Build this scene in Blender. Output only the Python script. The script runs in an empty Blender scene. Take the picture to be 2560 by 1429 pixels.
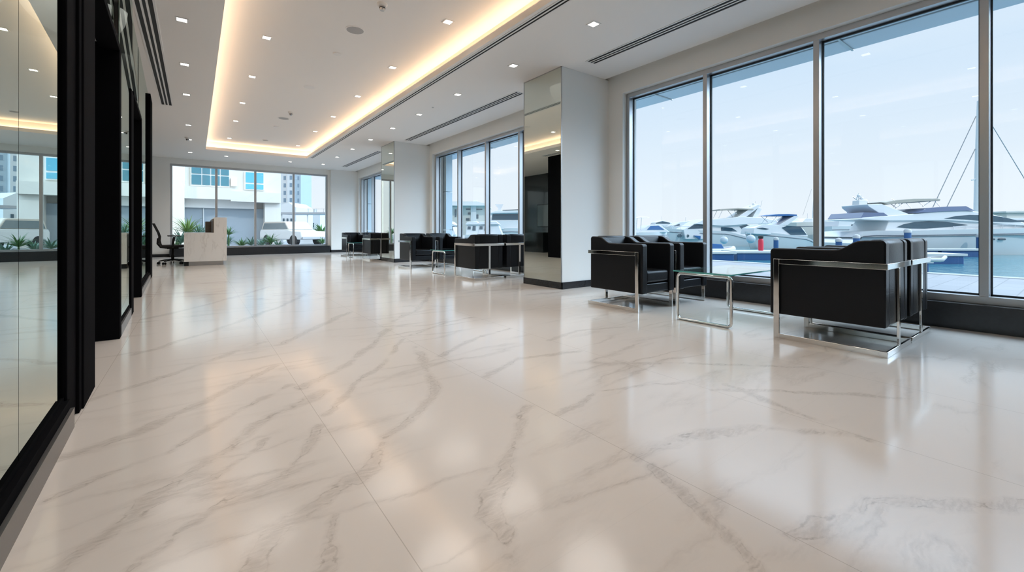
import bpy, math, random
from math import sin, cos, pi, radians
random.seed(7)
S = bpy.context.scene
COL = S.collection

# ------------------------------------------------------------------ camera
CAM_H, FPX, YAW, HOR = 0.85, 1070.0, 0.6374, 576.2
cam_d = bpy.data.cameras.new('camera'); cam = bpy.data.objects.new('camera', cam_d); COL.objects.link(cam)
cam.location = (0, 0, CAM_H); cam.rotation_euler = (pi/2, 0, -YAW)
cam_d.sensor_width = 36; cam_d.lens = FPX/2560*36
cam_d.shift_y = -(1429/2-HOR)/2560
cam_d.clip_start = 0.05; cam_d.clip_end = 2000
S.camera = cam
# ------------------------------------------------------------------ exposure, sky, sun
S.view_settings.view_transform = 'Standard'; S.view_settings.look = 'None'
S.view_settings.exposure = 0.0; S.view_settings.gamma = 1.0
S.cycles.max_bounces = 10; S.cycles.diffuse_bounces = 5; S.cycles.glossy_bounces = 6
S.cycles.transparent_max_bounces = 16; S.cycles.transmission_bounces = 6
S.cycles.caustics_reflective = False; S.cycles.caustics_refractive = False
S.cycles.sample_clamp_indirect = 6.0
W = bpy.data.worlds.new('sky'); S.world = W; W.use_nodes = True
wn = W.node_tree.nodes; wl = W.node_tree.links; wn.clear()
wo = wn.new('ShaderNodeOutputWorld'); bg = wn.new('ShaderNodeBackground')
tc = wn.new('ShaderNodeTexCoord'); sp = wn.new('ShaderNodeSeparateXYZ'); rp = wn.new('ShaderNodeValToRGB')
cn = wn.new('ShaderNodeTexNoise'); cm = wn.new('ShaderNodeMixRGB'); mp = wn.new('ShaderNodeMapping'); cr = wn.new('ShaderNodeValToRGB')
wl.new(tc.outputs['Generated'], sp.inputs[0]); wl.new(sp.outputs['Z'], rp.inputs[0])
e = rp.color_ramp.elements
e[0].position = 0.0; e[0].color = (0.86, 0.895, 0.94, 1)
e[1].position = 1.0; e[1].color = (0.33, 0.50, 0.80, 1)
x = e.new(0.10); x.color = (0.80, 0.865, 0.945, 1)
x = e.new(0.36); x.color = (0.60, 0.74, 0.91, 1)
mp.inputs['Scale'].default_value = (1.0, 1.0, 5.0)
wl.new(tc.outputs['Generated'], mp.inputs[0]); wl.new(mp.outputs[0], cn.inputs[0]); cn.inputs['Scale'].default_value = 1.6; cn.inputs['Detail'].default_value = 4
wl.new(cn.outputs['Fac'], cr.inputs[0]); cr.color_ramp.elements[0].position = 0.45; cr.color_ramp.elements[1].position = 0.8
cr.color_ramp.elements[1].color = (0.45, 0.45, 0.45, 1)
wl.new(cr.outputs[0], cm.inputs[0]); wl.new(rp.outputs[0], cm.inputs[1]); cm.inputs[2].default_value = (0.88, 0.91, 0.95, 1)
# added glow in sky the camera never sees, put in to brighten the interior
glz = wn.new('ShaderNodeMapRange'); glz.inputs['From Min'].default_value = 0.08; glz.inputs['From Max'].default_value = 0.40; glz.interpolation_type = 'SMOOTHSTEP'
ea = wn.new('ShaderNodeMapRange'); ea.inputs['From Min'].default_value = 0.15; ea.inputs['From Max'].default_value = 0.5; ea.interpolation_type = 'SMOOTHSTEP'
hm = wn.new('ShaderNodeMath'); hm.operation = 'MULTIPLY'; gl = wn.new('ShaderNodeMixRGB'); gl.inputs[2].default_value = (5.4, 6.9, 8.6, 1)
wl.new(sp.outputs['Z'], glz.inputs['Value']); wl.new(sp.outputs['X'], ea.inputs['Value'])
wl.new(glz.outputs[0], hm.inputs[0]); wl.new(ea.outputs[0], hm.inputs[1]); so = wn.new('ShaderNodeMapRange'); so.inputs['From Min'].default_value = -0.02; so.inputs['From Max'].default_value = -0.25; so.interpolation_type = 'SMOOTHSTEP'
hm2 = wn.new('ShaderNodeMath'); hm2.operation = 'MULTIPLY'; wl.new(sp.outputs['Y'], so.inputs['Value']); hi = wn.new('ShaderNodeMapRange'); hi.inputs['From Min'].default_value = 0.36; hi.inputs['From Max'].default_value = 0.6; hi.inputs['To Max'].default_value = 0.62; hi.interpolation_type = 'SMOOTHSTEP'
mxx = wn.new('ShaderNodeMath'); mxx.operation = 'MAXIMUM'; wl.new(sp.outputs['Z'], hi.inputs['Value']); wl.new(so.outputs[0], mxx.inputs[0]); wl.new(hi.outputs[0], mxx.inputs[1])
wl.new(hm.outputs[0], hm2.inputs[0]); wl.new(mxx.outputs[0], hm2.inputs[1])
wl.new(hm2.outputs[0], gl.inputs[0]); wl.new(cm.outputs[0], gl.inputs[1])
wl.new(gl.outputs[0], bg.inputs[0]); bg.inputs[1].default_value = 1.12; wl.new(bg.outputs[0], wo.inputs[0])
sd = bpy.data.lights.new('sun', 'SUN'); sun = bpy.data.objects.new('sun', sd); COL.objects.link(sun)
sd.energy = 1.1; sd.angle = radians(3); sd.color = (1, 0.96, 0.9)
sun.rotation_euler = (radians(48), 0, radians(-25))
sun.location = (0, -10, 30)

# ------------------------------------------------------------------ view helper (turns a measured point into the place)
FX, FY, RX, RY = sin(YAW), cos(YAW), cos(YAW), -sin(YAW)
def ray(px):
    d = (px-1280)/FPX
    return FX+d*RX, FY+d*RY
def at_t(px, t):
    r = ray(px); return r[0]*t, r[1]*t
def at_Y(px, py, Y):
    r = ray(px); t = Y/r[1]; return r[0]*t, Y, CAM_H+t*(HOR-py)/FPX
def at_X(px, py, X):
    r = ray(px); t = X/r[0]; return X, r[1]*t, CAM_H+t*(HOR-py)/FPX

# ------------------------------------------------------------------ materials
MATS = {}
def mat(name, col, rough=0.5, metal=0.0, spec=0.5, coat=0.0, emit=None, bump=None, noise=None, trans=0.0):
    m = bpy.data.materials.new(name); m.use_nodes = True
    nt = m.node_tree; b = nt.nodes['Principled BSDF']
    b.inputs['Base Color'].default_value = (*col, 1); b.inputs['Roughness'].default_value = rough
    b.inputs['Metallic'].default_value = metal; b.inputs['Specular IOR Level'].default_value = spec
    b.inputs['Coat Weight'].default_value = coat; b.inputs['Coat Roughness'].default_value = 0.05
    b.inputs['Transmission Weight'].default_value = trans
    if emit:
        b.inputs['Emission Color'].default_value = (*emit[0], 1); b.inputs['Emission Strength'].default_value = emit[1]
    if noise or bump:
        co = nt.nodes.new('ShaderNodeTexCoord'); n = nt.nodes.new('ShaderNodeTexNoise')
        nt.links.new(co.outputs['Object'], n.inputs[0]); n.inputs['Detail'].default_value = 5
        if noise:
            n.inputs['Scale'].default_value = noise[0]
            mx = nt.nodes.new('ShaderNodeMixRGB'); mx.inputs[1].default_value = (*col, 1)
            mx.inputs[2].default_value = (*[c*noise[1] for c in col], 1)
            nt.links.new(n.outputs['Fac'], mx.inputs[0]); nt.links.new(mx.outputs[0], b.inputs['Base Color'])
        if bump:
            n2 = nt.nodes.new('ShaderNodeTexNoise'); n2.inputs['Scale'].default_value = bump[0]
            nt.links.new(co.outputs['Object'], n2.inputs[0])
            bp = nt.nodes.new('ShaderNodeBump'); bp.inputs['Strength'].default_value = bump[1]; bp.inputs['Distance'].default_value = 0.01
            nt.links.new(n2.outputs['Fac'], bp.inputs['Height']); nt.links.new(bp.outputs[0], b.inputs['Normal'])
    MATS[name] = m
    return m

def glass_mat(name, tint, refl, ior_fac=0.9, gcol=(1, 1, 1)):
    # thin sheet glass: straight-through tint plus a surface reflection
    m = bpy.data.materials.new(name); m.use_nodes = True; nt = m.node_tree; nt.nodes.clear()
    o = nt.nodes.new('ShaderNodeOutputMaterial'); t = nt.nodes.new('ShaderNodeBsdfTransparent'); g = nt.nodes.new('ShaderNodeBsdfGlossy')
    t.inputs[0].default_value = (*tint, 1); g.inputs['Roughness'].default_value = 0.0; g.inputs['Color'].default_value = (*gcol, 1)
    lw = nt.nodes.new('ShaderNodeLayerWeight'); lw.inputs[0].default_value = 0.5
    pw = nt.nodes.new('ShaderNodeMath'); pw.operation = 'POWER'; pw.inputs[1].default_value = 4.0
    ma = nt.nodes.new('ShaderNodeMath'); ma.operation = 'MULTIPLY_ADD'; ma.inputs[1].default_value = ior_fac*(1-refl); ma.inputs[2].default_value = refl
    mx = nt.nodes.new('ShaderNodeMixShader')
    nt.links.new(lw.outputs['Facing'], pw.inputs[0]); nt.links.new(pw.outputs[0], ma.inputs[0]); nt.links.new(ma.outputs[0], mx.inputs[0])
    nt.links.new(t.outputs[0], mx.inputs[1]); nt.links.new(g.outputs[0], mx.inputs[2]); nt.links.new(mx.outputs[0], o.inputs[0])
    MATS[name] = m
    return m

wall_m = mat('painted_plaster', (0.86, 0.86, 0.83), 0.6, spec=0.3, noise=(1.5, 0.97))
ceil_m = mat('ceiling_paint', (0.87, 0.85, 0.82), 0.7, spec=0.2)
black_m = mat('black_granite', (0.012, 0.013, 0.015), 0.22, noise=(40, 2.0))
alu_m = mat('brushed_aluminium', (0.50, 0.52, 0.54), 0.34, 0.75)
alu_dark = mat('dark_gasket', (0.02, 0.03, 0.04), 0.5)
blackmetal = mat('black_lacquered_metal', (0.005, 0.005, 0.006), 0.85, spec=0.02)
blackpanel = mat('black_gloss_panel', (0.012, 0.015, 0.017), 0.12, coat=0.4)
dark_int = mat('dark_interior', (0.01, 0.01, 0.01), 0.8)
chrome = mat('polished_chrome', (0.78, 0.77, 0.75), 0.07, 1.0)
steelgrey = mat('satin_steel', (0.45, 0.45, 0.45), 0.3, 0.9)
leather = mat('black_leather', (0.006, 0.007, 0.009), 0.34, spec=0.24, bump=(90, 0.12))
leather_pipe = mat('black_leather_piping', (0.02, 0.022, 0.026), 0.3)
plastic = mat('black_plastic', (0.012, 0.012, 0.013), 0.4)
meshfab = mat('black_mesh_fabric', (0.02, 0.02, 0.022), 0.7)
mirror_m = mat('mirror', (0.70, 0.74, 0.68), 0.0, 1.0)
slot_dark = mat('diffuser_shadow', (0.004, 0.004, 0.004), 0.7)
white_metal = mat('white_enamel', (0.80, 0.79, 0.77), 0.45)
grey_mesh = mat('speaker_mesh', (0.42, 0.42, 0.42), 0.7)
brownpanel = mat('brown_wood_laminate', (0.16, 0.12, 0.09), 0.5, noise=(8, 0.7))
pane_m = glass_mat('window_glass', (0.955, 0.98, 0.985), 0.02, 0.35)
table_glass = glass_mat('table_glass', (0.80, 0.93, 0.92), 0.12, 0.9)
partition_glass = glass_mat('tinted_partition_glass', (0.05, 0.07, 0.065), 0.62, 0.9, (0.80, 0.88, 0.83))
edge_glass = mat('green_glass_edge', (0.10, 0.42, 0.40), 0.1, spec=0.8)
lamp_m = mat('warm_white_lamp', (1, 1, 1), 0.5, emit=((1.0, 0.90, 0.78), 6.0))
led_m = mat('warm_led_strip', (1, 1, 1), 0.5, emit=((1.0, 0.66, 0.40), 17.0))

# marble floor ------------------------------------------------------------
def marble(name, base, dark, floor=False, rough=0.1, scale=1.0, xr=(-9, 9)):
    m = bpy.data.materials.new(name); m.use_nodes = True; nt = m.node_tree; N = nt.nodes; L = nt.links
    b = N['Principled BSDF']
    def node(t, **k):
        n = N.new(t)
        for a, v in k.items(): setattr(n, a, v)
        return n
    def math_(op, a, bb=None, clamp=False):
        n = node('ShaderNodeMath', operation=op, use_clamp=clamp)
        for i, v in enumerate((a, bb)):
            if v is None: continue
            if isinstance(v, (int, float)): n.inputs[i].default_value = v
            else: L.new(v, n.inputs[i])
        return n.outputs[0]
    def vm(op, a, bb=None, sc=None):
        n = node('ShaderNodeVectorMath', operation=op)
        for i, v in enumerate((a, bb)):
            if v is None: continue
            if isinstance(v, tuple): n.inputs[i].default_value = v
            else: L.new(v, n.inputs[i])
        if sc is not None:
            if isinstance(sc, (int, float)): n.inputs['Scale'].default_value = sc
            else: L.new(sc, n.inputs['Scale'])
        return n
    co = node('ShaderNodeTexCoord').outputs['Object']
    nz = node('ShaderNodeTexNoise'); nz.inputs['Scale'].default_value = 2.6*scale; nz.inputs['Detail'].default_value = 7; nz.inputs['Roughness'].default_value = 0.62
    L.new(co, nz.inputs[0])
    off = vm('SUBTRACT', nz.outputs['Color'], (0.5, 0.5, 0.5)).outputs[0]
    off = vm('SCALE', off, sc=(0.15 if floor else 0.26)/scale).outputs[0]
    wp = vm('ADD', co, off).outputs[0]
    # broad cloudy tone
    n1 = node('ShaderNodeTexNoise'); n1.inputs['Scale'].default_value = 1.1*scale; n1.inputs['Detail'].default_value = 6; L.new(wp, n1.inputs[0])
    # directional fine veins: stretched noise ridges
    mpn = node('ShaderNodeMapping'); mpn.inputs['Rotation'].default_value = (0, 0, radians(-50)) if floor else (radians(0), radians(40), 0)
    mpn.inputs['Scale'].default_value = (0.5*scale, 2.3*scale, 1.0*scale) if floor else (2.4*scale, 2.4*scale, 0.5*scale)
    L.new(wp, mpn.inputs[0])
    n2 = node('ShaderNodeTexNoise'); n2.inputs['Scale'].default_value = 1.0; n2.inputs['Detail'].default_value = 3; n2.inputs['Roughness'].default_value = 0.5; L.new(mpn.outputs[0], n2.inputs[0])
    r = math_('SUBTRACT', n2.outputs['Fac'], 0.5); r = math_('ABSOLUTE', r)
    r = math_('MULTIPLY', r, 26.0); r = math_('SUBTRACT', 1.0, r, True); r = math_('POWER', r, 2.0)
    n3 = node('ShaderNodeTexNoise'); n3.inputs['Scale'].default_value = 0.9*scale; n3.inputs['Detail'].default_value = 2; L.new(co, n3.inputs[0])
    gate = node('ShaderNodeMapRange'); gate.inputs['From Min'].default_value = 0.42; gate.inputs['From Max'].default_value = 0.62; L.new(n3.outputs['Fac'], gate.inputs['Value'])
    vein = math_('MULTIPLY', r, gate.outputs[0]); vein = math_('MULTIPLY', vein, 0.5)
    if floor:
        mpb = node('ShaderNodeMapping'); mpb.inputs['Rotation'].default_value = (0, 0, radians(-58)); mpb.inputs['Scale'].default_value = (1.3, 7.0, 1); L.new(wp, mpb.inputs[0])
        n5 = node('ShaderNodeTexNoise'); n5.inputs['Scale'].default_value = 1.0; n5.inputs['Detail'].default_value = 4; L.new(mpb.outputs[0], n5.inputs[0])
        g5 = node('ShaderNodeMapRange'); g5.inputs['From Min'].default_value = 0.6; g5.inputs['From Max'].default_value = 0.78; L.new(n5.outputs['Fac'], g5.inputs['Value'])
        vein = math_('MAXIMUM', vein, math_('MULTIPLY', g5.outputs[0], 0.30))
        Q = None
        VE = [  # (points, width, strength) of the bold veins
            ([(-0.10, 0.75), (0.02, 1.05), (0.17, 1.35), (0.43, 1.50)], 0.020, .55),
            ([(0.44, 1.48), (0.62, 1.70), (0.82, 1.86), (1.02, 2.05), (1.12, 2.35), (1.30, 2.95)], 0.022, .8),
            ([(-0.40, 1.35), (-0.15, 1.70), (-0.01, 1.88), (0.21, 2.14), (0.53, 2.41)], 0.024, .85),
            ([(-0.15, 1.70), (0.06, 1.80), (0.24, 2.00)], 0.010, .5),
            ([(-0.42, 2.28), (-0.21, 2.38), (0.05, 2.62), (0.40, 3.05)], 0.018, .6),
            ([(0.45, 2.55), (0.78, 2.81), (1.10, 3.25), (1.33, 3.60)], 0.018, .5),
            ([(1.30, 1.62), (1.19, 1.55), (0.98, 1.36), (0.90, 1.28), (0.80, 1.16), (0.73, 1.11), (0.69, 0.97), (0.60, 0.78)], 0.022, .8),
            ([(1.33, 0.93), (1.25, 0.72), (1.13, 0.49), (1.05, 0.32)], 0.016, .7),
            ([(1.34, 1.00), (1.62, 1.00), (1.95, 0.86), (2.20, 0.62)], 0.020, .6),
            ([(2.20, 0.55), (2.30, 0.95), (2.36, 1.20)], 0.014, .7),
            ([(1.35, 2.62), (1.80, 2.90), (2.20, 3.00)], 0.016, .5),
            ([(1.34, 0.48), (1.70, 0.40), (2.10, 0.10)], 0.018, .5),
            ([(2.21, 1.80), (2.50, 1.55), (3.05, 1.05)], 0.014, .5),
            ([(1.5, 3.9), (1.9, 4.3), (2.5, 5.2), (2.8, 5.9)], 0.02, .45),
            ([(-0.35, 3.9), (0.1, 4.4), (0.42, 4.9), (0.9, 5.6), (1.2, 6.3)], 0.02, .5),
            ([(-0.4, 5.4), (0.1, 6.0), (0.45, 6.6), (0.9, 7.4)], 0.02, .45),
            ([(0.5, 3.6), (0.9, 4.1), (1.3, 4.6)], 0.02, .5),
            ([(-0.38, 1.95), (-0.1, 2.12), (0.1, 2.32), (0.42, 2.62)], 0.016, .7),
            ([(-0.42, 3.0), (-0.05, 3.3), (0.42, 3.75)], 0.02, .6),
            ([(-0.30, 1.15), (-0.12, 1.42), (0.08, 1.62), (0.24, 1.66), (0.44, 1.98)], 0.014, .5),
            ([(0.12, 0.95), (0.28, 1.20), (0.33, 1.33)], 0.012, .4),
            ([(0.5, 2.1), (0.72, 2.45), (0.98, 2.70), (1.31, 3.2)], 0.012, .5),
            ([(1.36, 2.1), (1.75, 2.25), (2.18, 2.15)], 0.014, .5),
            ([(1.36, 1.45), (1.7, 1.55), (2.19, 1.35)], 0.010, .4),
            ([(2.22, 2.5), (2.6, 2.6), (3.04, 2.45)], 0.014, .5),
            ([(2.22, 1.2), (2.5, 1.0), (2.9, .55)], 0.012, .45),
            ([(1.40, 3.3), (1.9, 3.55), (2.19, 3.6)], 0.014, .5),
        ]
        for pts, wd, st in VE:
            for (ax, ay), (bx, by) in zip(pts, pts[1:]):
                if max(ax, bx) < xr[0]-.03 or min(ax, bx) > xr[1]+.03: continue
                dx, dy = bx-ax, by-ay; ll = dx*dx+dy*dy
                pa = vm('SUBTRACT', wp, (ax, ay, 0)).outputs[0]
                h = math_('DIVIDE', vm('DOT_PRODUCT', pa, (dx, dy, 0)).outputs['Value'], ll, True)
                q = vm('SCALE', (dx, dy, 0), sc=h).outputs[0]
                d = vm('DISTANCE', pa, q).outputs['Value']
                v = math_('DIVIDE', d, wd*1.9/(.55+.5*st)); Q = v if Q is None else math_('MINIMUM', Q, v)
        if Q is None: Q = 9.0
        mpq = node('ShaderNodeMapping'); mpq.inputs['Rotation'].default_value = (0, 0, radians(-50)); mpq.inputs['Scale'].default_value = (3.0, 22.0, 1); L.new(wp, mpq.inputs[0])
        nq = node('ShaderNodeTexNoise'); nq.inputs['Scale'].default_value = 1.0; nq.inputs['Detail'].default_value = 5; L.new(mpq.outputs[0], nq.inputs[0])
        nr = node('ShaderNodeTexNoise'); nr.inputs['Scale'].default_value = 3.2; nr.inputs['Detail'].default_value = 3; L.new(co, nr.inputs[0])
        QQ = math_('ADD', Q, math_('MULTIPLY', math_('SUBTRACT', nr.outputs['Fac'], 0.46), 2.0))
        QQ = math_('ADD', QQ, math_('MULTIPLY', math_('SUBTRACT', nq.outputs['Fac'], 0.5), 1.3))
        near = math_('SUBTRACT', 2.0, Q, True)
        fill = math_('MULTIPLY', math_('MULTIPLY', math_('SUBTRACT', 1.1, QQ, True), near), 0.44)
        edge = math_('SUBTRACT', 1.0, math_('MULTIPLY', math_('ABSOLUTE', math_('SUBTRACT', QQ, 0.55)), 6.0), True)
        sq = node('ShaderNodeMapRange'); sq.inputs['From Min'].default_value = 0.46; sq.inputs['From Max'].default_value = 0.66; L.new(nq.outputs['Fac'], sq.inputs['Value'])
        edge = math_('MULTIPLY', math_('MULTIPLY', edge, near), math_('ADD', math_('MULTIPLY', sq.outputs[0], .5), .38))
        vein = math_('MAXIMUM', vein, math_('MAXIMUM', fill, edge))
        # break the bold veins up
        n4 = node('ShaderNodeTexNoise'); n4.inputs['Scale'].default_value = 16; n4.inputs['Detail'].default_value = 4; L.new(mpb.outputs[0], n4.inputs[0])
        br = node('ShaderNodeMapRange'); br.inputs['From Min'].default_value = 0.3; br.inputs['From Max'].default_value = 0.7; br.inputs['To Min'].default_value = 0.25; L.new(n4.outputs['Fac'], br.inputs['Value'])
        vein = math_('MULTIPLY', vein, br.outputs[0])
    mix1 = node('ShaderNodeMixRGB'); mix1.inputs[1].default_value = (*base, 1); mix1.inputs[2].default_value = (*[c*0.90 for c in base], 1); L.new(n1.outputs['Fac'], mix1.inputs[0])
    mix2 = node('ShaderNodeMixRGB'); L.new(vein, mix2.inputs[0]); L.new(mix1.outputs[0], mix2.inputs[1]); mix2.inputs[2].default_value = (*dark, 1)
    out = mix2.outputs[0]
    if floor:
        sx = node('ShaderNodeSeparateXYZ'); L.new(co, sx.inputs[0])
        def joint(sock, o_, per, wd):
            a = math_('ADD', sock, -o_+per*40); a = math_('MODULO', a, per); a = math_('SUBTRACT', a, per/2); a = math_('ABSOLUTE', a)
            return math_('GREATER_THAN', a, per/2-wd)
        j = joint(sx.outputs['X'], 0.455, 0.88, 0.0013)
        j2 = math_('MULTIPLY', joint(sx.outputs['Y'], 0.82, 1.76, 0.0012), 0.12)
        j = math_('MULTIPLY', math_('MAXIMUM', j, j2), 0.55)
        mix3 = node('ShaderNodeMixRGB'); L.new(j, mix3.inputs[0]); L.new(out, mix3.inputs[1]); mix3.inputs[2].default_value = (0.42, 0.36, 0.30, 1)
        out = mix3.outputs[0]
    L.new(out, b.inputs['Base Color']); b.inputs['Roughness'].default_value = rough; b.inputs['Specular IOR Level'].default_value = 0.6 if floor else 0.5
    MATS[name] = m
    return m
STRIPS = [-3.2, 0.455, 1.335, 2.215, 5.6]
floor_ms = [marble('polished_marble_slabs_%d' % i, (0.88, 0.815, 0.745), (0.32, 0.27, 0.22), True, 0.13, 1.0, (STRIPS[i], STRIPS[i+1])) for i in range(4)]
desk_m = marble('veined_marble_cladding', (0.80, 0.785, 0.75), (0.45, 0.42, 0.38), False, 0.25, 1.6)

# ------------------------------------------------------------------ mesh building
class MB:
    def __init__(s): s.v = []; s.f = []
    def add(s, vs, fs):
        o = len(s.v); s.v += [tuple(p) for p in vs]; s.f += [tuple(o+i for i in f) for f in fs]; return s
    def box(s, x0, x1, y0, y1, z0, z1):
        return s.add([(x0, y0, z0), (x1, y0, z0), (x1, y1, z0), (x0, y1, z0), (x0, y0, z1), (x1, y0, z1), (x1, y1, z1), (x0, y1, z1)],
                     [(0, 3, 2, 1), (4, 5, 6, 7), (0, 1, 5, 4), (1, 2, 6, 5), (2, 3, 7, 6), (3, 0, 4, 7)])
    def prism(s, poly, a, b, axis='x', taper=0.0, z0=0.0):
        # poly: list of (u, z); extruded from a to b along the axis; taper narrows with height
        n = len(poly); vs = []
        for e_, sg in ((a, 1), (b, -1)):
            for u, z in poly:
                w = e_+sg*taper*(z-z0)
                vs.append((w, u, z) if axis == 'x' else (u, w, z))
        fs = [tuple(range(n))[::-1], tuple(range(n, 2*n))]+[(i, (i+1) % n, n+(i+1) % n, n+i) for i in range(n)]
        return s.add(vs, fs)
    def cyl(s, c, r, z0, z1, n=20, r2=None):
        r2 = r if r2 is None else r2
        vs = [(c[0]+r*cos(2*pi*i/n), c[1]+r*sin(2*pi*i/n), z0) for i in range(n)]+[(c[0]+r2*cos(2*pi*i/n), c[1]+r2*sin(2*pi*i/n), z1) for i in range(n)]
        return s.add(vs, [tuple(range(n))[::-1], tuple(range(n, 2*n))]+[(i, (i+1) % n, n+(i+1) % n, n+i) for i in range(n)])
    def lathe(s, prof, c=(0, 0, 0), n=20):
        o = len(s.v); m = len(prof)
        for r, z in prof:
            for i in range(n): s.v.append((c[0]+r*cos(2*pi*i/n), c[1]+r*sin(2*pi*i/n), c[2]+z))
        for k in range(m-1):
            for i in range(n): s.f.append((o+k*n+i, o+k*n+(i+1) % n, o+(k+1)*n+(i+1) % n, o+(k+1)*n+i))
        s.f.append(tuple(o+i for i in range(n))[::-1]); s.f.append(tuple(o+(m-1)*n+i for i in range(n)))
        return s
    def tube(s, pts, r, n=8, closed=False):
        m = len(pts); o = len(s.v); prev = None
        for k, p in enumerate(pts):
            if closed: a, b = pts[k-1], pts[(k+1) % m]
            else: a, b = pts[max(k-1, 0)], pts[min(k+1, m-1)]
            d = [b[i]-a[i] for i in range(3)]; l = math.sqrt(sum(c*c for c in d)) or 1; d = [c/l for c in d]
            if prev is None:
                up = (0, 0, 1) if abs(d[2]) < 0.9 else (1, 0, 0)
            else: up = prev
            t = sum(up[i]*d[i] for i in range(3)); u = [up[i]-t*d[i] for i in range(3)]; l = math.sqrt(sum(c*c for c in u)) or 1; u = [c/l for c in u]; prev = u
            w = [d[1]*u[2]-d[2]*u[1], d[2]*u[0]-d[0]*u[2], d[0]*u[1]-d[1]*u[0]]
            rr = r[k] if isinstance(r, (list, tuple)) else r
            for i in range(n):
                A = 2*pi*(i+.5)/n; s.v.append(tuple(p[j]+rr*(cos(A)*u[j]+sin(A)*w[j]) for j in range(3)))
        for k in range(m if closed else m-1):
            k2 = (k+1) % m
            for i in range(n): s.f.append((o+k*n+i, o+k*n+(i+1) % n, o+k2*n+(i+1) % n, o+k2*n+i))
        if not closed:
            s.f.append(tuple(o+i for i in range(n))[::-1]); s.f.append(tuple(o+(m-1)*n+i for i in range(n)))
        return s
    def ball(s, c, r, n=12, sz=1.0):
        return s.lathe([(max(r*sin(pi*k/n), 0.0005), -r*cos(pi*k/n)*sz) for k in range(n+1)], c, n+4)
    def build(s, name, m, parent=None, bevel=0, seg=2, smooth=False, loc=None):
        me = bpy.data.meshes.new(name); me.from_pydata(s.v, [], s.f); me.validate(); me.materials.append(m)
        import bmesh
        bm = bmesh.new(); bm.from_mesh(me); bmesh.ops.recalc_face_normals(bm, faces=bm.faces); bm.to_mesh(me); bm.free()
        o = bpy.data.objects.new(name, me); COL.objects.link(o)
        if parent: o.parent = parent
        if loc: o.location = loc
        if bevel:
            b = o.modifiers.new('bevel', 'BEVEL'); b.width = bevel; b.segments = seg; b.limit_method = 'ANGLE'; b.angle_limit = radians(35)
            smooth = True
        if smooth:
            for p in me.polygons: p.use_smooth = True
            if hasattr(me, 'set_sharp_from_angle'): me.set_sharp_from_angle(angle=radians(45 if not bevel else 60))
        return o
def tag(o, label=None, cat=None, group=None, kind=None):
    if label: o['label'] = label
    if cat: o['category'] = cat
    if group: o['group'] = group
    if kind: o['kind'] = kind
    return o
def thing(name, loc, label, cat, rz=0, group=None):
    o = bpy.data.objects.new(name, None); COL.objects.link(o); o.location = loc; o.rotation_euler = (0, 0, rz); o.empty_display_size = 0.1
    return tag(o, label, cat, group)
def struct(o): o['kind'] = 'structure'; return o
KIDS = {}
def copy_tree(o, parent=None, kids=None):
    c = o.copy(); COL.objects.link(c)
    if parent: c.parent = parent
    for ch in [q for q in o.children]: copy_tree(ch, c)
    return c

# ------------------------------------------------------------------ room shell
C, CT = 3.23, 3.50            # lower ceiling, tray ceiling
XK = 5.29                     # inner face of the window wall
XF = 5.38                     # inner face of the window frames
YF = 17.85                    # far wall
def LW(y): return -0.345-0.0285*y   # line of the glazed partition
YB = -3.6
fl = MB()
for a, b in zip(STRIPS, STRIPS[1:]): fl.box(a, b, YB, 18.1, -0.12, 0)
fl = struct(fl.build('floor', floor_ms[0]))
for m_ in floor_ms[1:]: fl.data.materials.append(m_)
for p_ in fl.data.polygons: p_.material_index = min(3, sum(p_.center.x > q_ for q_ in STRIPS[1:4]))
# ceiling ring round the raised tray, tray with cove pocket
XL, XR, YC, YN = 0.25, 2.97, 15.4, -2.6
cb = MB()
cb.box(-3.2, XL, YB, 18.1, C, C+.06); cb.box(XR, 5.19, YB, 18.1, C, C+.06)
cb.box(XL, XR, YC, 18.1, C, C+.06); cb.box(XL, XR, YB, YN, C, C+.06)
cb.box(XL-.18, XR+.18, YN-.2, YC+.2, CT, CT+.08)
for a in ((XL-.20, XL-.16, YN-.2, YC+.2), (XR+.16, XR+.20, YN-.2, YC+.2), (XL-.18, XR+.18, YC+.16, YC+.2), (XL-.18, XR+.18, YN-.2, YN-.16)):
    cb.box(*a, C+.06, CT)
cb.box(5.19, 5.62, YB, 18.1, C+.10, C+.18)
cb.box(5.19, 5.20, YB, 18.1, C+.05, C+.12)
struct(cb.build('ceiling', ceil_m))
# window wall with three openings
BAYS = [(-0.80, 4.28, [4.28, 3.01, 1.757, 0.535, -0.745]), (5.66, 10.86, [10.86, 9.59, 8.30, 7.03, 5.71]), (12.25, 17.50, [17.50, 16.2, 14.9, 13.6, 12.3])]
ZH, ZS = 2.965, 0.225
wb = MB(); prev = YB
for y0, y1, _ in BAYS:
    wb.box(XK, 5.62, prev, y0, 0, C+.14); wb.box(XK, 5.62, y0, y1, ZH, C+.14); prev = y1
wb.box(XK, 5.62, prev, 18.1, 0, C+.14)
struct(wb.build('wall_right', wall_m))
fw = MB()
FX0, FX1, FZ0, FZ1 = -0.66, 4.20, 0.27, 3.045
fw.box(-3.2, FX0, YF, 18.1, 0, C); fw.box(FX1, XK, YF, 18.1, 0, C); fw.box(FX0, FX1, YF, 18.1, FZ1, C); fw.box(FX0, FX1, YF+.06, 18.1, 0, FZ0)
struct(fw.build('wall_far', wall_m))
struct(MB().box(-3.2, 5.6, YB-.15, YB, 0, C).build('wall_back', wall_m))
struct(MB().box(-3.35, -3.2, 9.9, 18.1, 0, C).build('wall_left', blackpanel))
# partition room behind the glass: dark
pr = MB(); pr.box(-2.2, -2.1, YB, 10.0, 0, C); pr.box(-3.2, -.75, 9.9, 10.0, 0, C); pr.box(-2.2, -.35, YB, YB+.05, 0, C)
struct(pr.build('wall_partition', dark_int))
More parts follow.
